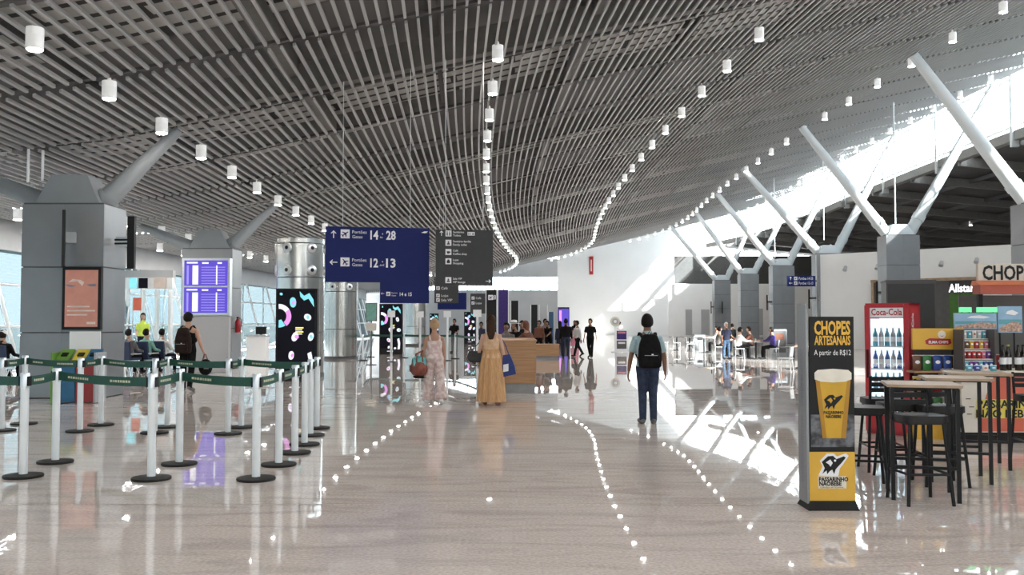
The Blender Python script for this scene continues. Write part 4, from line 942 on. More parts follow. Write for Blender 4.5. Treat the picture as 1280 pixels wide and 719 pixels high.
dr = dr.build('door', M['red'], FR); MB().box((0, -0.02, 0.97), (w - 0.15, 0.008, 1.36)).build('door_glass', M['glass_clear'], dr); MB().box((-w / 2 + 0.04, -0.055, 1.0), (0.02, 0.03, 0.4)).build('handle', M['black'], dr)
o = text('Coca-Cola', M['white'], FR, 0, 0, 0, w=0.46, h=0.10, bold=0.02)
o.matrix_local = Matrix(((0, 0 - 1, 0, 0), (1, 0, 0, 0), (0, 0, 1, 0), (0, 0, 0, 1))) if False else Matrix(((0, -1, 0, w / 2 + 0.0005), (0, 0, -1, d * 0.36), (1, 0, 0, 1.26), (0, 0, 0, 1)))
R = random.Random(5)
BOT = {}
def bottle(name, label, loc, rz, mat_, capm, h, r, grp):
    key = (mat_, capm, h, r)
    if key in BOT: return dup(BOT[key], loc, rz, label, grp)
    t = thing(name, label, 'bottle', loc, rz, grp); BOT[key] = t
    MB().lathe([(r * 0.92, 0), (r, 0.01), (r, h * 0.55), (r * 0.9, h * 0.64), (r * 0.4, h * 0.82), (r * 0.36, h * 0.94)], n=12).build('bottle_body', mat_, t)
    MB().lathe([(r * 0.42, h * 0.93), (r * 0.42, h)], n=10).build('cap', capm, t)
    MB().lathe([(r * 1.02, h * 0.24), (r * 1.02, h * 0.50)], n=12).build('bottle_label', M['white'] if mat_ != PACK[6] else PACK[1], t)
    return t
rowname = {0: 'bottom', 1: 'second', 2: 'third', 3: 'top'}
for i, z in enumerate(shz):
    for k in range(6):
        lp = Vector((-0.205 + k * 0.082, 0.14, z + 0.009)); wpt = FR.matrix_basis @ lp
        mm = [PACK[5], PACK[7], PACK[0], PACK[7]][i] if k % 2 == 0 else [PACK[1], PACK[4], PACK[4], PACK[4]][i]
        bottle('drink_bottle', '%s drink bottle from the left on the %s shelf of the red fridge' % (('first', 'second', 'third', 'fourth', 'fifth', 'sixth')[k], rowname[i]), wpt, FR.rotation_euler.z, mm, M['white'], 0.265, 0.036, 'bottles in the red fridge')

# ------------------------------------------------------------------ dark cabinet behind the fridge
p = at(1144, 440, 15.6)
t = thing('dark_cabinet', 'tall dark grey cabinet standing behind the red fridge', 'cabinet', (p.x + 0.02, 15.9, 0), math.radians(-14))
MB().box((0, 0, 1.14), (0.78, 0.6, 2.28)).build('body', M['panel_dark'], t); MB().box((0.0, -0.305, 1.14), (0.74, 0.012, 2.2)).build('front_panel', M['grey_sign'], t); MB().box((0, 0, 2.29), (0.8, 0.62, 0.03)).build('top', M['dark_steel'], t)

# ------------------------------------------------------------------ snack stand with packets
YS = 12.7; s = F / YS; cxs = (1171 - 640) / s
t = thing('snack_stand', 'yellow topped snack stand beside the red fridge', 'stand', (cxs, YS, 0))
wd = 0.70
hb = MB().box((0, 0.0, 1.36), (wd, 0.05, 0.29)).build('header_board', M['yellow'], t)
flat('logo_badge', [(-0.13, 1.28), (0.14, 1.28), (0.18, 1.30), (0.17, 1.36), (-0.12, 1.37), (-0.18, 1.34), (-0.17, 1.29)], M['red'], hb, -0.025, 0.003)
text('ELMA CHIPS', M['white'], hb, 0.0, 1.30, -0.029, h=0.035, w=0.27, align='C', bold=0.03)
flat('sun_logo', circ(0.05, 1.42, 0.055, 16), M['foam'], hb, -0.025, 0.003); flat('sun_smile', [(0.02, 1.41), (0.05, 1.39), (0.08, 1.41), (0.05, 1.40)], M['red'], hb, -0.029, 0.002)
for x in (-wd / 2 + 0.03, wd / 2 - 0.03): MB().box((x, 0.2, 0.60), (0.04, 0.04, 1.2)).build('upright', M['blackmetal'], t)
MB().box((0, 0.30, 0.75), (wd, 0.02, 1.0)).build('back_panel', M['panel_dark'], t)
for z in (0.91, 0.62, 0.33): MB().box((0, 0.08, z), (wd + 0.04, 0.42, 0.025)).build('shelf', M['wood'], t)
MB().box((0, 0.08, 0.1), (wd, 0.4, 0.2)).build('base', M['yellow'], t)
PKM = {}
def packet(loc, label, m, w=0.13, h=0.19, d=0.06, grp='snack packets on the yellow topped stand', rz=0.0, name='snack_packet'):
    key = (m.name, w, h)
    if key in PKM: return dup(PKM[key], loc, rz, label, grp)
    t = thing(name, label, 'packet', loc, rz, grp); PKM[key] = t
    rings = []
    for f, q, wq in ((0, 0.12, 1.0), (0.08, 0.45, 0.94), (0.3, 0.95, 0.92), (0.55, 1.0, 0.92), (0.8, 0.7, 0.94), (0.93, 0.3, 1.0), (1.0, 0.08, 1.02)):
        rings.append([(w / 2 * wq * math.cos(a) * (abs(math.cos(a)) ** -0.35 if abs(math.cos(a)) > 0.05 else 1), d / 2 * q * math.sin(a), h * f) for a in [2 * PI * k / 14 for k in range(14)]])
    MB().loft(rings).build('bag', m, t); MB().box((0, 0, h * 0.985), (w * 1.02, 0.006, 0.014)).build('seal', M['white'], t)
    MB().ell((0, -d * 0.36, h * 0.55), (w * 0.30, d * 0.2, h * 0.14), 10, 6).build('printed_badge', M['white'] if m not in (PACK[6],) else PACK[1], t)
    return t
SH = {0.91: 'top', 0.62: 'middle', 0.33: 'bottom'}
for z, cols in ((0.91, (9, 5, 0, 0, 2)), (0.62, (2, 1, 1, 2, 6)), (0.33, (1, 2, 5, 3, 0))):
    for k, ci in enumerate(cols):
        packet((cxs - 0.28 + k * 0.14, YS + 0.02, z + 0.0135), '%s snack packet, %s from the left on the %s shelf of the snack stand' % (PACK[ci].name.replace('packet_', ''), ('first', 'second', 'third', 'fourth', 'fifth')[k], SH[z]), PACK[ci], 0.128, 0.21)

# ------------------------------------------------------------------ orange kiosk counter
YK = 12.15; s = F / YK
kx0 = (1201 - 640) / s; kx1 = kx0 + 2.6
ct = thing('kiosk_counter', 'white and orange kiosk counter with yellow lettered bands', 'counter', (kx0, YK, 0))
L_ = kx1 - kx0
MB().box((L_ / 2, 0.35, 0.07), (L_ - 0.06, 0.6, 0.14)).build('plinth', M['rubber'], ct); MB().box((L_ / 2, 0.35, 0.52), (L_, 0.66, 0.76)).build('body', M['kraft'], ct)
MB().box((L_ / 2, 0.33, 0.925), (L_ + 0.06, 0.76, 0.05)).build('worktop', M['cream'], ct)
kxp = lambda px: (px - 1201) / s
kzp = lambda py: (552.5 - py) / s
flat('orange_print', [(kxp(1222), kzp(538)), (L_, kzp(538)), (L_, kzp(467.5)), (kxp(1242), kzp(467.5)), (kxp(1232), kzp(492)), (kxp(1222), kzp(522))], M['orange'], ct, 0.02, 0.006)
for y0, y1, a, b_ in ((498, 509.5, 1219, 1310), (510, 521.5, 1217, 1296)): flat('yellow_band', rect(kxp(a), kzp(y1), kxp(b_), kzp(y0)), M['lemon'], ct, 0.014, 0.004)
text('PASSARINHO', M['black'], ct, kxp(1220), kzp(508.5), 0.009, h=0.10, w=0.88, bold=0.03); text('NÃO BEBE', M['black'], ct, kxp(1218), kzp(520.5), 0.009, h=0.10, w=0.70, bold=0.03)
for px, py in ((1206, 497), (1210, 507), (1207, 516)): flat('fine_print', rect(kxp(px), kzp(py + 1), kxp(px + 6), kzp(py)), M['black'], ct, 0.019, 0.002)
bird(kxp(1352), kzp(492), 0.25, ct, 0.012, halo='white')
for px in (1244, 1300, 1360): MB().cyl((kxp(px), 0.1, 0.0), (kxp(px), 0.1, 0.06), 0.035, n=10).build('foot', M['alu'], ct)

# canopy board
YB = 13.0; s = F / YB
t = thing('kiosk_canopy', 'kiosk canopy with CHOPES board over an orange roof lip', 'canopy', ((1222 - 640) / s, YB, 0))
zz = lambda py: 1.6 + (402 - py) / s
MB().box((1.2, 0, (zz(330) + zz(352)) / 2), (2.4, 0.06, zz(330) - zz(352))).build('sign_board', M['kraft'], t)
text('CHOPES', M['black'], t, 0.06, zz(349.5), -0.033, h=0.195, w=0.78, bold=0.03)
MB().loft([[(-0.08, -0.22, zz(357)), (2.45, -0.22, zz(357)), (2.45, 0.03, zz(357)), (-0.08, 0.03, zz(357))], [(-0.06, -0.05, zz(351)), (2.42, -0.05, zz(351)), (2.42, 0.03, zz(351)), (-0.06, 0.03, zz(351))]]).build('roof_lip', mat('roof_orange', (0.72, 0.20, 0.08), 0.4), t)
MB().box((1.19, -0.09, zz(362.5)), (2.50, 0.22, zz(357) - zz(368))).build('fascia', mat('fascia_rust', (0.42, 0.075, 0.04), 0.4), t)
for x in (0.06, 2.36): MB().box((x, 0.06, zz(352) / 2), (0.06, 0.06, zz(352))).build('post', M['blackmetal'], t)
MB().box((1.2, 0.55, zz(368) / 2 + 0.1), (2.4, 0.04, zz(368) - 0.2)).build('back_panel', M['panel_dark'], t)
def picture(px0, px1, py0, py1, Y, label):
    s = F / Y; a = at(px0, py1, Y); w, h = (px1 - px0) / s, (py1 - py0) / s
    t = thing('beach_picture', label, 'picture', a); MB().box((w / 2, 0.015, h / 2), (w, 0.03, h)).build('board', mat('pic_sky', (0.30, 0.48, 0.66), 0.5), t)
    flat('sea', rect(0.01, h * 0.32, w - 0.01, h * 0.5), mat('pic_sea', (0.12, 0.36, 0.42), 0.5), t, 0, 0.003)
    flat('sand', [(0.01, 0.01), (w - 0.01, 0.01), (w - 0.01, h * 0.36), (w * 0.6, h * 0.42), (w * 0.25, h * 0.28), (0.01, h * 0.16)], mat('pic_sand', (0.55, 0.36, 0.28), 0.5, var=0.3, scale=30), t, -0.003, 0.003)
    flat('cloud', [(w * 0.3, h * 0.7), (w * 0.7, h * 0.66), (w * 0.85, h * 0.75), (w * 0.6, h * 0.86), (w * 0.4, h * 0.82)], M['white'], t, -0.0, 0.003)
    for x in (0.2, 0.8): MB().box((w * x, 0.06, h * 0.5), (0.03, 0.08, 0.03)).build('mount', M['black'], t); MB().cyl((w * x, 0.09, h * 0.5), (w * x, 0.09, 0.95 - a.z), 0.012, n=6).build('post', M['black'], t)
picture(1193, 1246, 391.5, 411.5, 12.7, 'wide beach picture above the sweets rack'); picture(1248, 1278, 383, 416, 12.75, 'upright beach picture at the right above the dark bottles')
# lit green strips clipped to the tops of the beach pictures
for px0, px1, py0, py1, l in ((1199, 1214, 384, 391, 'left small green lit strip above the wide beach picture'), (1221, 1246, 384, 391, 'right green lit strip above the wide beach picture, under the canopy')):
    s = F / 12.72; a = at(px0, py1, 12.72); wd_ = (px1 - px0) / s; t = thing('lit_strip', l, 'sign', (a.x, 12.72, at(px0, 391.5, 12.7).z + 0.001)); MB().box((wd_ / 2, 0, 0.045), (wd_, 0.03, 0.07)).build('glow_panel', M['greenglow'], t)
    for f in (0.2, 0.8): MB().box((wd_ * f, 0, 0.006), (0.02, 0.03, 0.012)).build('clip', M['black'], t)
# sweets rack on the counter
a = at(1205, 461, 12.3); s = F / 12.3
rk = thing('sweets_rack', 'stepped display rack of sweets on the kiosk counter', 'rack', (a.x, 12.3, 0.95)); wr_ = 0.44
for sx_ in (0.01, wr_ - 0.01): MB().box((sx_, 0.14, 0.27), (0.016, 0.26, 0.54)).build('side', M['panel_dark'], rk)
for k in range(4): MB().box((wr_ / 2, 0.05 + 0.055 * k, 0.008 + 0.135 * k), (wr_ - 0.04, 0.09, 0.012)).build('shelf', M['cream'], rk)
MB().box((wr_ / 2, 0.28, 0.27), (wr_, 0.02, 0.54)).build('back', M['panel_dark'], rk)
RN = ('bottom', 'second', 'third', 'top')
for r in range(4):
    for k in range(6):
        ci = R.choice(((0, 7, 3, 0, 7), (1, 1, 8, 3, 6), (1, 8, 6, 9, 2), (0, 4, 6, 7, 3))[r])
        packet((a.x + 0.055 + k * 0.066, 12.3 + 0.05 + 0.055 * r, 0.95 + 0.0155 + 0.135 * r), '%s sweet packet, %s from the left on the %s step of the sweets rack' % (PACK[ci].name.replace('packet_', ''), ('first', 'second', 'third', 'fourth', 'fifth', 'sixth')[k], RN[r]), PACK[ci], 0.06, 0.105, 0.035, 'sweets on the kiosk rack', name='sweet_packet')
for k, ci in enumerate((7, 0, 6, 7)):
    packet((a.x - 0.02 + k * 0.105, 12.12, 0.951), '%s packet lying before the sweets rack, %s from the left' % (PACK[ci].name.replace('packet_', ''), ('first', 'second', 'third', 'fourth')[k]), PACK[ci], 0.09, 0.07, 0.04, 'packets at the counter edge')
for k in range(6):
    a = at(1254 + 9.5 * k, 461, 12.25)
    bottle('beer_bottle', 'dark beer bottle on the kiosk counter, %s from the left' % ('first', 'second', 'third', 'fourth', 'fifth', 'sixth')[k], (a.x, 12.25 + 0.06 * (k % 2), 0.951), 0, mat('bottle_glass_dark', (0.02, 0.012, 0.008), 0.15), M['lemon'] if k % 3 == 1 else M['black'], 0.34, 0.042, 'dark bottles on the kiosk counter')
packet((at(1250, 461, 12.5).x - 0.01, 12.5, 0.951), 'red packet standing between the sweets rack and the bottles', PACK[1], 0.10, 0.20, 0.05, 'packets at the counter edge')

# ------------------------------------------------------------------ food court furniture
def cafe_chair(loc, rz, label, m):
    t = thing('cafe_chair', label, 'chair', loc, rz, 'chairs in the food court')
    MB().rbox((0, 0, 0.45), (0.42, 0.42, 0.04), 0.06).build('seat', m, t); MB().box((0, -0.19, 0.66), (0.40, 0.03, 0.30), Matrix.Rotation(0.12, 3, 'X')).build('backrest', m, t)
    for sx_ in (-1, 1):
        MB().tube([(sx_ * 0.17, 0.17, 0.44), (sx_ * 0.19, 0.20, 0)], 0.014, 6).build('leg', m, t); MB().tube([(sx_ * 0.17, -0.19, 0.82), (sx_ * 0.17, -0.17, 0.44), (sx_ * 0.19, -0.21, 0)], 0.014, 6).build('leg', m, t)
    return t
def cafe_table(loc, label):
    t = thing('cafe_table', label, 'table', loc, 0, 'tables in the food court')
    MB().box((0, 0, 0.735), (0.75, 0.75, 0.03)).build('tabletop', M['panel_dark'], t); MB().cyl((0, 0, 0.03), (0, 0, 0.72), 0.035, n=10).build('column_leg', M['blackmetal'], t); MB().lathe([(0.25, 0), (0.25, 0.02), (0.04, 0.035)], n=20).build('foot', M['blackmetal'], t)
    return t
tp = None; cn = cafe_chair((gnd(982, 466).x, gnd(982, 466).y, 0), math.radians(60), 'nearest white cafe chair, left of the beer totem', M['white_metal']); cw = None
TB = [(846, 438, 'leftmost'), (862, 439, 'second from the left'), (880, 441, 'third from the left'), (918, 446, 'fourth from the left'), (945, 449, 'fifth from the left'), (992, 462, 'nearest, rightmost')]
tabs = []
for px, py, l in TB:
    b = gnd(px, py); lab = '%s dark topped cafe table of the food court' % l
    if tp is None: tp = cafe_table((b.x, b.y, 0), lab); o = tp
    else: o = dup(tp, (b.x, b.y, 0), 0, lab)
    tabs.append(o)
    for dx, dy, r, side in ((-0.72, 0.05, -90, 'left'), (0.72, -0.05, 90, 'right')):
        if px > 990 and side == 'left': continue
        lab2 = 'grey cafe chair on the %s of the %s cafe table' % (side, l.split(',')[0])
        if cw is None: cw = cafe_chair((b.x + dx, b.y + dy, 0), math.radians(r), lab2, M['grey_wall'])
        else: dup(cw, (b.x + dx, b.y + dy, 0), math.radians(r), lab2)
b = gnd(881, 438.5); 
t = thing('waste_unit', 'square grey waste unit standing among the food court tables', 'bin', (b.x, b.y + 1.5, 0)); MB().box((0, 0, 0.42), (0.6, 0.5, 0.84)).build('body', M['clad'], t); MB().box((0, 0, 0.86), (0.64, 0.54, 0.04)).build('lid', M['dark_steel'], t); MB().box((0, -0.26, 0.65), (0.3, 0.02, 0.14)).build('flap', M['black'], t)
b = gnd(981, 446)
t = thing('menu_cabinet', 'dark framed menu cabinet behind the rightmost seated people', 'cabinet', (b.x, b.y + 1.0, 0)); MB().box((0, 0, 0.62), (0.70, 0.4, 1.24)).build('frame', M['clad'], t); MB().box((0, -0.205, 0.66), (0.58, 0.02, 1.0)).build('panel', M['panel_dark'], t); flat('menu_print', rect(-0.2, 0.75, 0.2, 1.05), M['cloth_brown'], t, -0.216)
# ------------------------------------------------------------------ people
def figure(label, loc, rz, H=1.72, female=False, lean=0.0, legL=(0, 0, 3), legR=(0, 0, 3), armL=(0, 8, 8), armR=(0, 8, 8), head=(0, 0), seat=None,
           top=('tshirt', 'cloth_white'), bottom=('trousers', 'jeans'), hair=('short', 'hair'), skin='skin', shoe='black', vox=0.02, group=None, loose=0.0, hat=None):
    t = thing('person', label, 'person', loc, math.radians(rz), group)
    k = H / 1.725; D = math.radians
    pz = 0.93 if seat is None else (seat + 0.10) / k
    ln = D(lean)
    def T(x, y, z): return Vector((x, y * math.cos(ln) + z * math.sin(ln), pz + z * math.cos(ln) - y * math.sin(ln)))
    sec = ([(-.11, .13, .10), (-.04, .175, .125), (.05, .16, .112), (.14, .128, .095), (.26, .142, .108), (.34, .150, .108), (.40, .142, .096), (.445, .112, .080), (.485, .075, .062), (.53, .05, .05)] if female else
           [(-.11, .12, .09), (-.04, .165, .118), (.05, .158, .112), (.14, .152, .106), (.26, .172, .118), (.34, .188, .122), (.40, .180, .108), (.445, .145, .09), (.49, .09, .074), (.54, .062, .062)])
    sw = 0.155 if female else 0.192; th = 0.92 if female else 1.0
    def torso(mb, z0, z1, inf, hem=0.0):
        rr = []
        for z, a, b in sec:
            if z0 - 1e-6 <= z <= z1 + 1e-6:
                h = hem if z == z0 else 0
                rr.append([T((a + inf + h) * math.cos(q), (b + inf + h) * math.sin(q), z) for q in [2 * PI * j / 20 for j in range(20)]])
        mb.loft(rr)
    J = {}
    for sd_, (p, kn, ab), (ap, aab, ae) in ((-1, legL, armL), (1, legR, armR)):
        p, kn, ab, ap, aab, ae = map(D, (p, kn, ab, ap, aab, ae))
        hip = Vector((sd_ * 0.09, 0, pz - 0.03)); dr = lambda q, a: Vector((sd_ * math.sin(a) * abs(math.cos(q)) , math.sin(q) * math.cos(a), -math.cos(q) * math.cos(a)))
        if seat is not None: hip = hip + Vector((0, 0, -0.02))
        d1 = dr(p, ab)
        if seat is not None: d1 = Vector((sd_ * math.sin(ab), math.sin(p) * math.cos(ab), -math.cos(p) * math.cos(ab))).normalized()
        kne = hip + d1 * 0.42; ank = kne + dr(p - kn, ab * 0.2) * 0.41
        f = D(0) if seat is not None else min(0.0, (p - kn) * 0.8)
        tip = ank + Vector((sd_ * 0.035, 0.17 * math.cos(f), 0.17 * math.sin(f) - 0.045)); heel = ank + Vector((0, -0.055 * math.cos(f) , -0.05 - 0.055 * math.sin(f) * 0.5))
        sh = T(sd_ * sw, 0, .395); e1 = dr(ap + ln * 0.5, aab); el = sh + e1 * 0.285; e2 = dr(ap + ae + ln * 0.5, aab * 0.45); wr2 = el + e2 * 0.245
        J[sd_] = (hip, kne, ank, tip, heel, sh, el, wr2, e2.normalized())
    low = min(min(J[q][2].z - 0.085, J[q][3].z - 0.028, J[q][4].z - 0.03) for q in J)
    off = Vector((0, 0, 0)) if seat is not None else Vector((0, 0, -low))
    hc = T(0, 0.008, 0.665); Rh = Matrix.Rotation(D(head[0]), 3, 'Z') @ Matrix.Rotation(-D(head[1]), 3, 'X')
    def hd(x, y, z): return hc + Rh @ Vector((x, y, z))
    body = MB(); torso(body, -.11, .54, 0)
    body.tube([T(0, -0.01, .46), T(0, 0.0, .56), hd(0, -0.01, -0.06)], [0.066 * th, 0.060 * th, 0.060 * th], 12)
    h_ = MB().ell((0, 0, 0), (0.081, 0.100, 0.124), 16, 12, lambda q: 1 - 0.16 * max(0, -q.z) * (1 if q.y < 0.3 else 0.7)); body.add([hd(*q) for q in h_.v], h_.f)
    n_ = MB().tube([(0, 0.088, 0.015), (0, 0.112, -0.025), (0, 0.085, -0.032)], [0.010, 0.016, 0.012], 8); body.add([hd(*q) for q in n_.v], n_.f)
    for q in (-1, 1):
        e_ = MB().ell((q * 0.078, -0.005, -0.01), (0.012, 0.022, 0.032), 8, 6); body.add([hd(*v) for v in e_.v], e_.f)
    for q in J:
        hip, kne, ank, tip, heel, sh, el, wr2, e2 = J[q]
        body.tube([hip, hip.lerp(kne, .4), kne, kne.lerp(ank, .3), ank + Vector((0, 0, -0.03))], [.088 * th, .078 * th, .054, .055, .036], 12)
        body.tube([heel, ank + Vector((0, 0.02, -0.045)), tip], [.032, .036, .026], 10)
        body.tube([T(q * (sw - .08), 0, .40), sh, sh.lerp(el, .5), el, el.lerp(wr2, .3), wr2], [.054 * th, .060 * th, .049 * th, .041 * th, .041 * th, .028], 10)
    me = remesh(body, vox, 3)
    # hands: palm, four unequal bent fingers and a thumb
    hm = MB()
    for q in J:
        wr2, e2 = J[q][7], J[q][8]
        nrm = (Vector((q, 0, 0)) - e2 * e2.x * q).normalized(); wv = e2.cross(nrm).normalized()
        if wv.y < 0: wv = -wv
        rings = []
        for f, a, b in ((-0.02, .024, .018), (0.02, .034, .015), (0.06, .042, .014), (0.09, .040, .012)):
            c = wr2 + e2 * f; rings.append([c + wv * (a * math.cos(z)) + nrm * (b * math.sin(z)) for z in [2 * PI * j / 10 for j in range(10)]])
        hm.loft(rings)
        for fx, L, cv in ((-0.031, .062, .030), (-0.011, .075, .026), (0.010, .080, .022), (0.030, .072, .018)):
            c = wr2 + e2 * 0.082 + wv * fx
            hm.tube([c, c + e2 * L * .45 - nrm * cv * .3, c + e2 * L * .78 - nrm * cv * .9, c + e2 * L - nrm * cv * 1.5], [.0092, .009, .008, .006], 7)
        c = wr2 + e2 * 0.02 + wv * 0.030; hm.tube([c, c + e2 * .03 + wv * .026 - nrm * .006, c + e2 * .062 + wv * .034 - nrm * .016], [.012, .0105, .007], 7)
    bm = bmesh.new(); bm.from_mesh(me); m2 = hm.mesh('t'); bm.from_mesh(m2); bm.to_mesh(me); bm.free(); bpy.data.meshes.remove(m2)
    FX = Matrix.Translation(off * k) @ Matrix.Scale(k, 4)
    me.transform(FX); me.materials.clear(); finish(me, M[skin], 60, False); link('body', me, t)
    def add(name, mb, m, rem=True, angle=50, it=4):
        if rem: m_ = remesh(mb, vox * 0.9, it); m_.transform(FX); m_.materials.clear(); finish(m_, M[m], 70, False)
        else: mb.xform(FX); m_ = mb.mesh(name, M[m], angle)
        return link(name, m_, t)
    # lower garment
    kd, bmn = bottom; mb = MB()
    if kd in ('trousers', 'shorts', 'wide'):
        torso(mb, -.11, .05, 0.02)
        for q in J:
            hip, kne, ank = J[q][:3]
            if kd == 'trousers': mb.tube([hip, hip.lerp(kne, .4), kne, kne.lerp(ank, .4), ank + Vector((0, 0, -.035))], [.106 * th, .094 * th, .072 + loose, .066 + loose, .056 + loose], 14)
            elif kd == 'wide': mb.tube([hip, hip.lerp(kne, .4), kne, kne.lerp(ank, .5), ank + Vector((0, 0, -.02))], [.112 * th, .108 * th, .105 + loose, .115 + loose, .13 + loose], 16)
            else: mb.tube([hip, hip.lerp(kne, .4), kne.lerp(hip, .05)], [.110, .105, .092], 14)
        add('trousers' if kd != 'shorts' else 'shorts', mb, bmn)
    elif kd in ('dress', 'skirt'):
        zb = (0.07 - off.z) if kd == 'dress' else J[1][1].z - 0.05
        rings = []; N = 72; tops = T(0, 0, .16).z
        for j in range(13):
            f = j / 12; z = tops + (zb - tops) * f; c = T(0, 0, .0)
            a = 0.142 + 0.05 * math.sin(min(1, f * 3.5) * PI / 2) + 0.09 * f; b = 0.108 + 0.03 * math.sin(min(1, f * 3.5) * PI / 2) + 0.10 * f
            am = 0.018 * min(1, f * 2.2)
            rings.append([(a * (1 + am / a * math.sin(11 * q + 0.4 * math.sin(3 * q))) * math.cos(q), b * (1 + am / b * math.sin(11 * q + 0.4 * math.sin(3 * q))) * math.sin(q) + 0.02 * f, z) for q in [2 * PI * i / N for i in range(N)]])
        mb.loft(rings); add('skirt', mb, bmn, False, 80)
    kt, tm = top; mb = MB()
    torso(mb, -.04 if kt != 'tank' else -.04, 0.445 if kt != 'tank' else .34, 0.018 + loose * 0.5, 0.012)
    if kt == 'tank':
        for q in (-1, 1):
            mb.tube([T(q * .09, .085, .33), T(q * .10, .03, .45), T(q * .10, -.03, .45), T(q * .09, -.085, .33)], [.03, .022, .022, .03], 8)
    else:
        mb.tube([T(0, 0, .40), T(0, 0, .48), T(0, 0, .535)], [.10, .08, .072], 14)
        for q in J:
            sh, el, wr2 = J[q][5:8]
            if kt == 'tshirt': mb.tube([T(q * (sw - .09), 0, .39), sh, sh.lerp(el, .35), sh.lerp(el, .75)], [.072 * th, .071 * th, .066 * th, .066 * th], 12)
            else: mb.tube([T(q * (sw - .09), 0, .39), sh, sh.lerp(el, .5), el, wr2 + J[q][8] * -0.01], [.072 * th, .070 * th, .060 * th, .053 * th, .042], 12)
    add('shirt', mb, tm)
    for q in J:
        hip, kne, ank, tip, heel = J[q][:5]; mb = MB()
        up = Vector((0, 0, 0.008))
        mb.tube([heel + Vector((0, -.02, 0.008)), heel + Vector((0, .02, .015)), ank + Vector((q * .006, .06, -.05)), tip + Vector((0, -.02, .004)), tip + Vector((q * .002, .03, -.002))], [.026, .042, .044, .038, .022], 12)
        add('shoe', mb, shoe, False, 60)
    # hair
    hk, hm_ = hair
    if hk != 'bald':
        mb = MB()
        def fn(q): return 0.80 if (q.y > 0.30 and q.z < 0.50) else (0.86 if q.z < -0.5 else 1.0)
        e_ = MB().ell((0, -0.008, 0.014), (0.101, 0.117, 0.138), 20, 14, fn); mb.add([hd(*v) for v in e_.v], e_.f)
        if hk == 'long': mb.tube([hd(0, -.07, .06), hd(0, -.092, -.05), T(0, -.125, .50), T(0, -.135, .42), T(0, -.13, .33)], [(.05, .07), (.045, .085), (.035, .09), (.028, .075), (.014, .045)], 16, (0, 1, 0))
        if hk == 'bob': mb.tube([hd(0, -.05, .06), hd(0, -.065, -.05), hd(0, -.06, -.13)], [(.06, .08), (.055, .088), (.04, .075)], 16, (0, 1, 0))
        if hk == 'bun': e_ = MB().ell((0, -0.09, 0.075), (0.05, 0.05, 0.05), 12, 8); mb.add([hd(*v) for v in e_.v], e_.f)
        m_ = remesh(mb, 0.012 if vox < 0.016 else 0.016, 2); m_.transform(FX); m_.materials.clear(); finish(m_, M[hm_], 70, False); link('hair', m_, t)
    for q in (-1, 1):
        e_ = MB().ell((0, 0, 0), (0.014, 0.008, 0.009), 10, 6); ey = MB(); ey.add([hd(v[0] + q * .032, v[1] + .083, v[2] + .012) for v in e_.v], e_.f); eo = add('eye', ey, 'eyew', False)
        e_ = MB().ell((0, 0, 0), (0.006, 0.004, 0.006), 8, 5); ey = MB(); ey.add([hd(v[0] + q * .032, v[1] + .0905, v[2] + .012) for v in e_.v], e_.f); ey.xform(FX); ey.build('pupil', M['iris'], eo)
    e_ = MB().ell((0, 0, 0), (0.024, 0.008, 0.007), 10, 6); ey = MB(); ey.add([hd(v[0], v[1] + .082, v[2] - .062) for v in e_.v], e_.f); add('mouth', ey, 'lip', False)
    Wd = Matrix.Translation(Vector(loc)) @ Matrix.Rotation(math.radians(rz), 4, 'Z') @ FX
    info = dict(t=t, J=J, T=T, hd=hd, W=Wd, k=k, rz=math.radians(rz), sw=sw)
    if hat:
        ht, hmn, lab = hat
        o = thing('hat' if ht != 'cap' else 'cap', lab, 'hat', Wd @ hd(0, 0, 0.03), math.radians(rz + head[0]))
        mb = MB()
        if ht == 'cap':
            mb.lathe([(0.098 * k, 0), (0.100 * k, 0.03), (0.09 * k, 0.075), (0.05 * k, 0.105), (0.012, 0.112)], (0, -0.005, 0), 20); mb.build('crown', M[hmn], o)
            MB().loft([[(-.075, .06, -.004), (.075, .06, -.004), (.06, .17, -.016), (-.06, .17, -.016)], [(-.075, .06, .006), (.075, .06, .006), (.06, .17, -.008), (-.06, .17, -.008)]]).build('peak', M[hmn], o)
        else:
            mb.lathe([(0.100 * k, 0), (0.098 * k, 0.05), (0.085 * k, 0.10), (0.02, 0.11)], (0, -0.005, 0), 24); mb.build('crown', M[hmn], o); MB().lathe([(0.095, 0.0), (0.19, 0.012), (0.195, 0.006), (0.19, 0.0)], n=28).build('brim', M[hmn], o); MB().lathe([(0.103, 0.005), (0.102, 0.03)], n=24).build('hat_band', M['cloth_black'], o)
    return info
def stand(px, feet, head_y):
    b = gnd(px, feet); return (b.x, b.y, 0), 1.6 * (feet - head_y) / (feet - HOR)
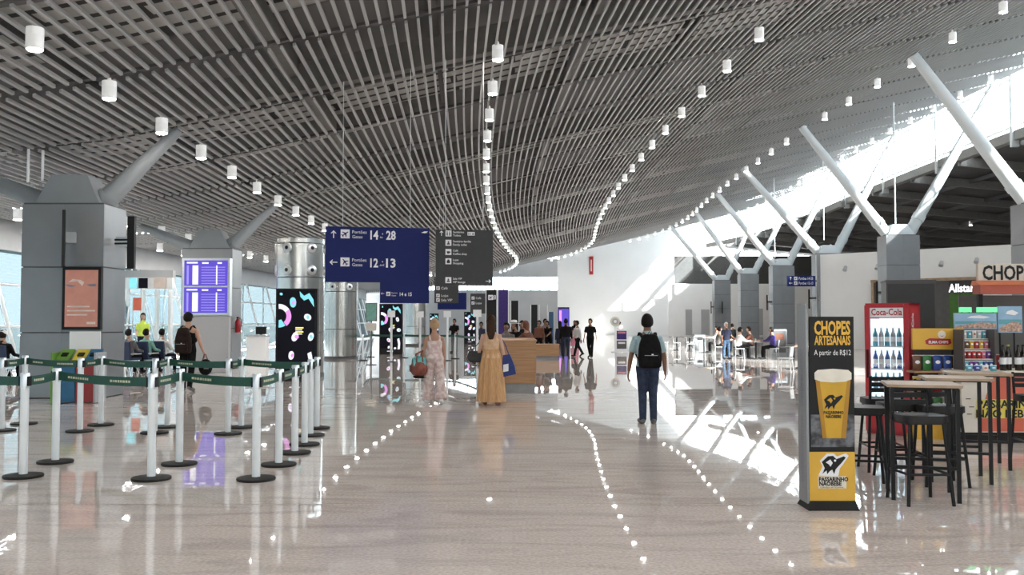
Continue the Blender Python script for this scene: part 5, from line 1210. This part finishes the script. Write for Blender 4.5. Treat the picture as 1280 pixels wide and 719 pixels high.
def backpack(P, label, m='cloth_black', w=0.33, h=0.47, d=0.19, z0=0.0):
    T = P['T']; o = thing('backpack', label, 'backpack', P['W'] @ T(0, -0.115, z0), P['rz']); k = P['k']
    def rr(hw, hd_, y): return [(hw * math.copysign(abs(math.cos(a)) ** .55, math.cos(a)), y + hd_ * math.copysign(abs(math.sin(a)) ** .55, math.sin(a))) for a in [2 * PI * j / 20 for j in range(20)]]
    rings = [[(x * k, y * k, z * k) for x, y in rr(w / 2 * f, d / 2 * g, -d / 2 - 0.03)] for z, f, g in ((0, .80, .75), (.03, .96, .95), (.15, 1, 1), (.30, .97, .95), (.40, .86, .82), (h - .02, .62, .55), (h, .42, .35))]
    MB().loft(rings).build('main_bag', M[m], o, angle=60)
    rings = [[(x * k, y * k, z * k) for x, y in rr(w * .38 * f, .04 * g, -d - 0.035)] for z, f, g in ((0.03, .85, .7), (.06, 1, 1), (.20, 1, 1), (.24, .85, .6))]
    fp = MB().loft(rings).build('front_pocket', M[m], o, angle=60); MB().box((0, (-d - 0.078) * k, 0.20 * k), (w * .55 * k, 0.006, 0.008)).build('zip', M['grey_wall'], fp)
    MB().box((0.02 * k, (-d - 0.082) * k, 0.215 * k), (0.03, 0.004, 0.018)).build('tag', M['white'], fp)
    MB().tube([(-.03 * k, (-0.06) * k, (h - .02) * k), (0, -0.06 * k, (h + .04) * k), (.03 * k, -0.06 * k, (h - .02) * k)], 0.008, 6).build('grab_handle', M[m], o)
    for q in (-1, 1):
        base = T(0, -0.115, z0)
        pts = [T(q * .10, -.145, z0 + h - .06), T(q * .115, -.09, .475), T(q * .12, .0, .505), T(q * .13, .10, .43), T(q * .15, .14, .30), T(q * .165, .04, .15), T(q * .14, -.14, .06)]
        loc = [(p_ - base) for p_ in pts]
        MB().tube([p_ * k for p_ in loc], [(.008, .028)] * 7, 8, (0, 0, 1)).build('shoulder_strap', M[m], o)
    return o

# --- man with the backpack, walking away
loc, H = stand(810, 530, 394.5)
P = figure('man in a pale blue T-shirt and dark jeans walking away with a black backpack', loc, 0, H, lean=2, legL=(3, 4, -1.3), legR=(-2, 5, -1.3), armL=(0, 15, 10), armR=(2, 15, 12), head=(-4, 4), top=('tshirt', 'tee_blue'), bottom=('trousers', 'jeans'), hair=('short', 'hair'), skin='skin_d', shoe='cloth_grey', vox=0.013)
backpack(P, 'large black backpack worn by the man in the pale blue T-shirt', w=0.37, h=0.53, z0=-0.05)
# --- woman in pink print jumpsuit
loc, H = stand(543, 505, 400)
P = figure('blonde woman in a pale pink printed jumpsuit walking away', loc, 12, H, True, lean=3, legL=(12, 6, 2), legR=(-8, 14, 2), armL=(-4, 14, 30), armR=(4, 10, 12), head=(6, -2), top=('tank', 'floral'), bottom=('wide', 'floral'), hair=('bun', 'hair_bl'), skin='skin', shoe='white', vox=0.014)
J = P['J']; Wm = P['W']
o = thing('duffel_bag', 'red brown leather duffel bag hanging from the blonde woman’s left arm', 'bag', Wm @ (J[-1][6] + Vector((-0.10, -0.02, -0.34))), math.radians(12))
mb = MB(); mb.ell((0, 0, 0), (0.17, 0.30, 0.17), 18, 12, lambda q: 1.0 if abs(q.z) < .7 else 0.94); mb.build('bag_body', M['bag_red'], o)
MB().box((0, 0.0, -0.165), (0.18, 0.36, 0.03)).build('bag_base', M['cloth_black'], o)
for q in (-1, 1): MB().tube([(q * .06, -.16, .13), (q * .05, -.10, .28), (0.08, .0, .35), (q * .05, .10, .28), (q * .06, .16, .13)], 0.012, 8).build('handle', M['bag_red'], o)
MB().box((-0.165, 0, 0.0), (0.02, 0.22, 0.12)).build('side_pocket', M['cloth_brown'], o)
o = thing('scarf', 'turquoise scarf draped over the red brown duffel bag', 'scarf', Wm @ (J[-1][6] + Vector((-0.10, -0.02, -0.17))), math.radians(12))
MB().loft([[(x, y0, .012 * math.sin(9 * x) + z0 + zz_) for x, zz_ in ((-.12, 0), (-.04, .0), (.05, .0), (.12, .0), (.12, .02), (.05, .02), (-.04, .02), (-.12, .02))] for y0, z0 in ((-.20, -.10), (-.12, .0), (0, .035), (.12, .02), (.2, -.07))]).build('scarf_cloth', M['teal_scarf'], o, angle=70)
MB().tube([(-0.1, -0.1, 0.04), (-0.02, 0.02, 0.07), (0.06, 0.1, 0.03)], [.02, .03, .02], 8).build('fold', M['teal_scarf'], o)
# --- woman in tan dress
loc, H = stand(614, 506.5, 396)
P = figure('woman with long dark hair in a long tan pleated dress, walking away', loc, 0, H, True, lean=0, legL=(4, 4, 3), legR=(-4, 8, 3), armL=(0, 16, 20), armR=(0, 14, 10), head=(0, 0), top=('tank', 'tan_top'), bottom=('dress', 'tan'), hair=('long', 'hair_br'), skin='skin_l', shoe='bag_red', vox=0.014)
T = P['T']; Wm = P['W']; J = P['J']
o = thing('shoulder_bag', 'black shoulder bag hanging at the left side of the tan dress', 'bag', Wm @ (J[-1][6] + Vector((-0.06, 0.02, -0.16))), 0.1)
MB().loft([[(-.13, -.05, -.08), (.13, -.05, -.08), (.13, .05, -.08), (-.13, .05, -.08)], [(-.19, -.06, .02), (.15, -.06, .02), (.15, .06, .02), (-.19, .06, .02)], [(-.14, -.02, .14), (.12, -.02, .14), (.12, .02, .14), (-.14, .02, .14)]]).build('bag_body', M['leather'], o)
MB().box((0, -0.055, .06), (.2, .02, .09)).build('flap', M['leather'], o)
q0 = P['W'].inverted() @ o.location
MB().tube([(-.10, 0, .12), (.05, 0, .30), (.17, 0, .44), (.10, 0, .28), (.10, 0, .12)], 0.009, 6).build('strap', M['leather'], o)
o = thing('tote_bag', 'long blue tote bag with a white patch at the right of the tan dress', 'bag', Wm @ (J[1][6] + Vector((0.10, -0.01, -0.30))), -0.1)
MB().loft([[(-.10, -.05, -.22), (.16, -.05, -.16), (.16, .05, -.16), (-.10, .05, -.22)], [(-.10, -.07, -.05), (.13, -.07, .0), (.13, .07, .0), (-.10, .07, -.05)], [(-.09, -.03, .20), (.04, -.03, .22), (.04, .03, .22), (-.09, .03, .20)]]).build('bag_body', M['bag_blue'], o)
flat('white_patch', [(-.08, -.12), (0.02, -.10), (0.02, .04), (-.08, .02)], M['white'], o, -0.071)
MB().tube([(-.08, 0, .19), (-.12, 0, .38), (-.10, 0, .50), (-.04, 0, .38), (.02, 0, .21)], 0.010, 6).build('strap', M['bag_blue'], o)
# --- man in cap at the flight board
loc, H = stand(234, 489, 392)
P = figure('man in a dark cap and black tank top walking towards the flight board', loc, -4, H, lean=0, legL=(6, 4, 3), legR=(-6, 10, 3), armL=(14, 24, 22), armR=(0, 18, 30), head=(0, 0), top=('tank', 'cloth_black'), bottom=('trousers', 'cloth_black'), hair=('short', 'hair'), skin='skin_l', shoe='cloth_grey', vox=0.016, hat=('cap', 'cloth_black', 'black peaked cap worn by the man at the flight board'))
backpack(P, 'brown black backpack on the man in the cap', 'bag_dark', w=0.36, h=0.56, z0=-0.10)
J = P['J']
o = thing('hand_bag', 'dark carrier bag held in the right hand of the man in the cap', 'bag', P['W'] @ (J[1][7] + Vector((0.06, -0.02, -0.34))), 0)
MB().ell((0, 0, 0), (.16, .12, .19), 16, 10).build('bag_body', M['cloth_black'], o, angle=60); MB().tube([(-.07, 0, .16), (-.03, 0, .30), (.0, 0, .30), (.05, 0, .16)], 0.012, 6).build('handle', M['cloth_brown'], o)
MB().box((0.05, -0.11, 0.02), (0.1, 0.03, 0.12)).build('pocket', M['cloth_grey'], o)

# --- walkers in the middle distance
def walker(px, feet, hy, rz, label, **kw):
    loc, H = stand(px, feet, hy); return figure(label, loc, rz, H, **kw)
walker(738, 447.5, 399, 152, 'man in black polo and black trousers walking towards the camera', lean=0, legL=(12, 6, 3), legR=(-10, 16, 3), armL=(-6, 14, 12), armR=(6, 12, 10), top=('tshirt', 'cloth_black'), bottom=('trousers', 'cloth_black'), skin='skin', vox=0.022)
walker(722, 446, 400.5, 118, 'man in a white shirt and black trousers striding beside the man in black', lean=3, legL=(20, 4, 3), legR=(-16, 22, 3), armL=(-14, 8, 12), armR=(14, 8, 16), top=('long', 'cloth_white'), bottom=('trousers', 'cloth_black'), skin='skin_d', vox=0.022)
walker(707.5, 447.5, 399, -6, 'person in navy trousers and black jacket walking away, left of the pair', lean=2, legL=(4, 4, 2), legR=(-4, 8, 2), armL=(0, 10, 20), armR=(2, 10, 20), top=('long', 'cloth_black'), bottom=('trousers', 'cloth_navy'), skin='skin_d', vox=0.022)
walker(700, 446.5, 402, 4, 'person in dark navy clothes at the far left of the walkers by the violet screen', lean=2, legL=(4, 4, 2), legR=(-4, 8, 2), top=('long', 'cloth_navy'), bottom=('trousers', 'cloth_navy'), skin='skin_d', hair=('long', 'hair'), female=True, vox=0.022)
walker(718.5, 434, 401, 180, 'woman in a black top and pink skirt behind the walking pair', female=True, lean=0, top=('tshirt', 'cloth_black'), bottom=('dress', 'cloth_pinkk'), hair=('long', 'hair'), skin='skin_d', vox=0.025)
walker(908, 449, 403.5, -160, 'white-haired man in a navy top and blue jeans standing by the cafe tables', legL=(2, 2, 4), legR=(-2, 4, 4), armL=(20, 8, 50), top=('tshirt', 'cloth_navy'), bottom=('trousers', 'denim'), hair=('short', 'hair_w'), skin='skin', vox=0.022)
walker(915.5, 440, 405, 20, 'person in dark clothes just behind the white-haired man', top=('long', 'cloth_black'), bottom=('trousers', 'cloth_black'), skin='skin', vox=0.025)
walker(775, 424, 402.5, 0, 'tiny far person in white above the poster stand', top=('tshirt', 'cloth_white'), bottom=('trousers', 'cloth_grey'), skin='skin', vox=0.03)
walker(568, 441, 399, 160, 'person in black beyond the far queue belt, right of the blonde woman', armL=(20, 10, 60), armR=(20, 10, 60), top=('tshirt', 'cloth_black'), bottom=('trousers', 'cloth_grey'), skin='skin_d', vox=0.024)
walker(601.5, 447, 403, 170, 'person in dark clothes peeking out left of the tan dress', top=('tshirt', 'cloth_navy'), bottom=('trousers', 'cloth_black'), skin='skin_d', vox=0.024)
walker(178, 452, 392, 200, 'woman in a yellow safety vest standing behind the waiting seats', female=True, armL=(10, 12, 50), armR=(10, 12, 40), top=('tshirt', 'hivis'), bottom=('trousers', 'cloth_navy'), hair=('long', 'hair'), skin='skin_l', vox=0.02)

# --- people at the counter
def at_counter(px, hy, Y, rz, label, **kw):
    q = at(px, hy, Y); return figure(label, (q.x, Y, 0), rz, q.z, **kw)
at_counter(644, 401, 26.4, 150, 'person under a white brimmed hat behind the wooden counter', lean=6, armL=(35, 6, 50), armR=(35, 6, 50), top=('long', 'cloth_black'), skin='skin_d', vox=0.02, hat=('sun', 'cloth_white', 'white brimmed hat worn behind the wooden counter'))
at_counter(653, 401.5, 27.2, 170, 'person with dark hair behind the counter, right of the white hat', lean=4, armL=(35, 6, 50), top=('tshirt', 'cloth_black'), skin='skin_d', female=True, hair=('long', 'hair'), vox=0.02)
at_counter(633, 404, 24.9, 170, 'dark-haired person behind the counter, left of the white hat', top=('long', 'cloth_grey'), skin='skin_d', vox=0.02)
at_counter(663, 401, 24.4, 60, 'person in a brown top and head scarf leaning over the counter', lean=14, armL=(45, 8, 40), armR=(45, 8, 40), top=('long', 'cloth_brown'), bottom=('trousers', 'cloth_brown'), hair=('bob', 'cloth_brown'), skin='skin', vox=0.02)
at_counter(680.5, 399, 42.5, 200, 'person in grey standing behind the wooden bench, nearer the banner', lean=8, top=('long', 'cloth_grey'), bottom=('trousers', 'cloth_grey'), skin='skin_d', vox=0.022)
at_counter(686, 401, 42.0, 150, 'person in black leaning at the right end of the wooden bench', lean=14, armL=(40, 8, 20), top=('tshirt', 'cloth_black'), bottom=('trousers', 'cloth_black'), skin='skin_d', vox=0.022)
at_counter(674, 401, 41.8, 150, 'person with dark hair behind the left end of the wooden bench', top=('long', 'cloth_brown'), bottom=('trousers', 'cloth_black'), skin='skin_d', vox=0.022)

# --- seated people
def sitter(loc, rz, label, **kw):
    kw.setdefault('armL', (30, 8, 50)); kw.setdefault('armR', (30, 8, 50))
    return figure(label, loc, rz, kw.pop('H', 1.72), seat=0.47, legL=(86, 84, 6), legR=(86, 86, 6), **kw)
SEATS = []
for px, Y, rz, l in ((161, 28.6, -20, 'left navy waiting seat beside the nearest column'), (183, 29.2, -20, 'middle navy waiting seat under the passenger in teal'), (203, 29.8, -20, 'right navy waiting seat left of the man in the cap'), (4, 24.5, -10, 'navy waiting seat at the left picture edge')):
    X = at(px, 440, Y).x; SEATS.append((X, Y))
    if not st0: st0 = waiting_seat((X, Y, 0), math.radians(rz), l)
    else: dup(st0, (X, Y, 0), math.radians(rz), l)
for (X, Y), l, tm, hm_, rz in zip(SEATS, ('passenger in dark clothes seated beside the nearest column', 'passenger in a pale teal shirt seated in the waiting area', 'passenger in a white shirt seated left of the man in the cap', 'passenger in a black jacket seated at the left picture edge'), ('cloth_grey', 'cloth_teal', 'cloth_white', 'cloth_black'), ('hair', 'hair', 'hair', 'hair'), (-20, -20, -20, -10)):
    sitter((X, Y, 0), rz, l, top=('long', tm), bottom=('trousers', 'cloth_black'), hair=('short', hm_), skin='skin', vox=0.02, lean=-2, hat=('cap', 'cloth_white', 'white cap on the passenger at the left picture edge') if 'edge' in l else None)
FC = [(3, 'L', 'cloth_grey', 'hair', 'person in grey seated at the fourth cafe table, left side', 'skin'), (3, 'R', 'cloth_brown', 'hair_br', 'person in brown red seated at the fourth cafe table, right side', 'skin_l'),
      (4, 'L', 'cloth_white', 'hair', 'person in white seated at the fifth cafe table, left side', 'skin_l'), (4, 'R', 'cloth_purple', 'hair', 'person in a dark violet top seated at the fifth cafe table, right side', 'skin_d'),
      (2, 'R', 'cloth_white', 'hair', 'dark-haired person in a white shirt seated at the third cafe table', 'skin'), (5, 'R', 'cloth_white', 'hair_br', 'person in a cream top seated at the nearest cafe table by the totem', 'skin_l')]
for i, sd_, tm, hm_, l, sk in FC:
    b = tabs[i].location; dx = -0.72 if sd_ == 'L' else 0.72
    sitter((b.x + dx, b.y + (0.05 if sd_ == 'L' else -0.05), 0), -90 if sd_ == 'L' else 90, l, top=('long', tm), bottom=('trousers', 'cloth_black'), hair=('short', hm_), skin=sk, vox=0.022, lean=6, armL=(45, 6, 40), armR=(45, 6, 40))
bpy.data.scenes.remove(TMP)
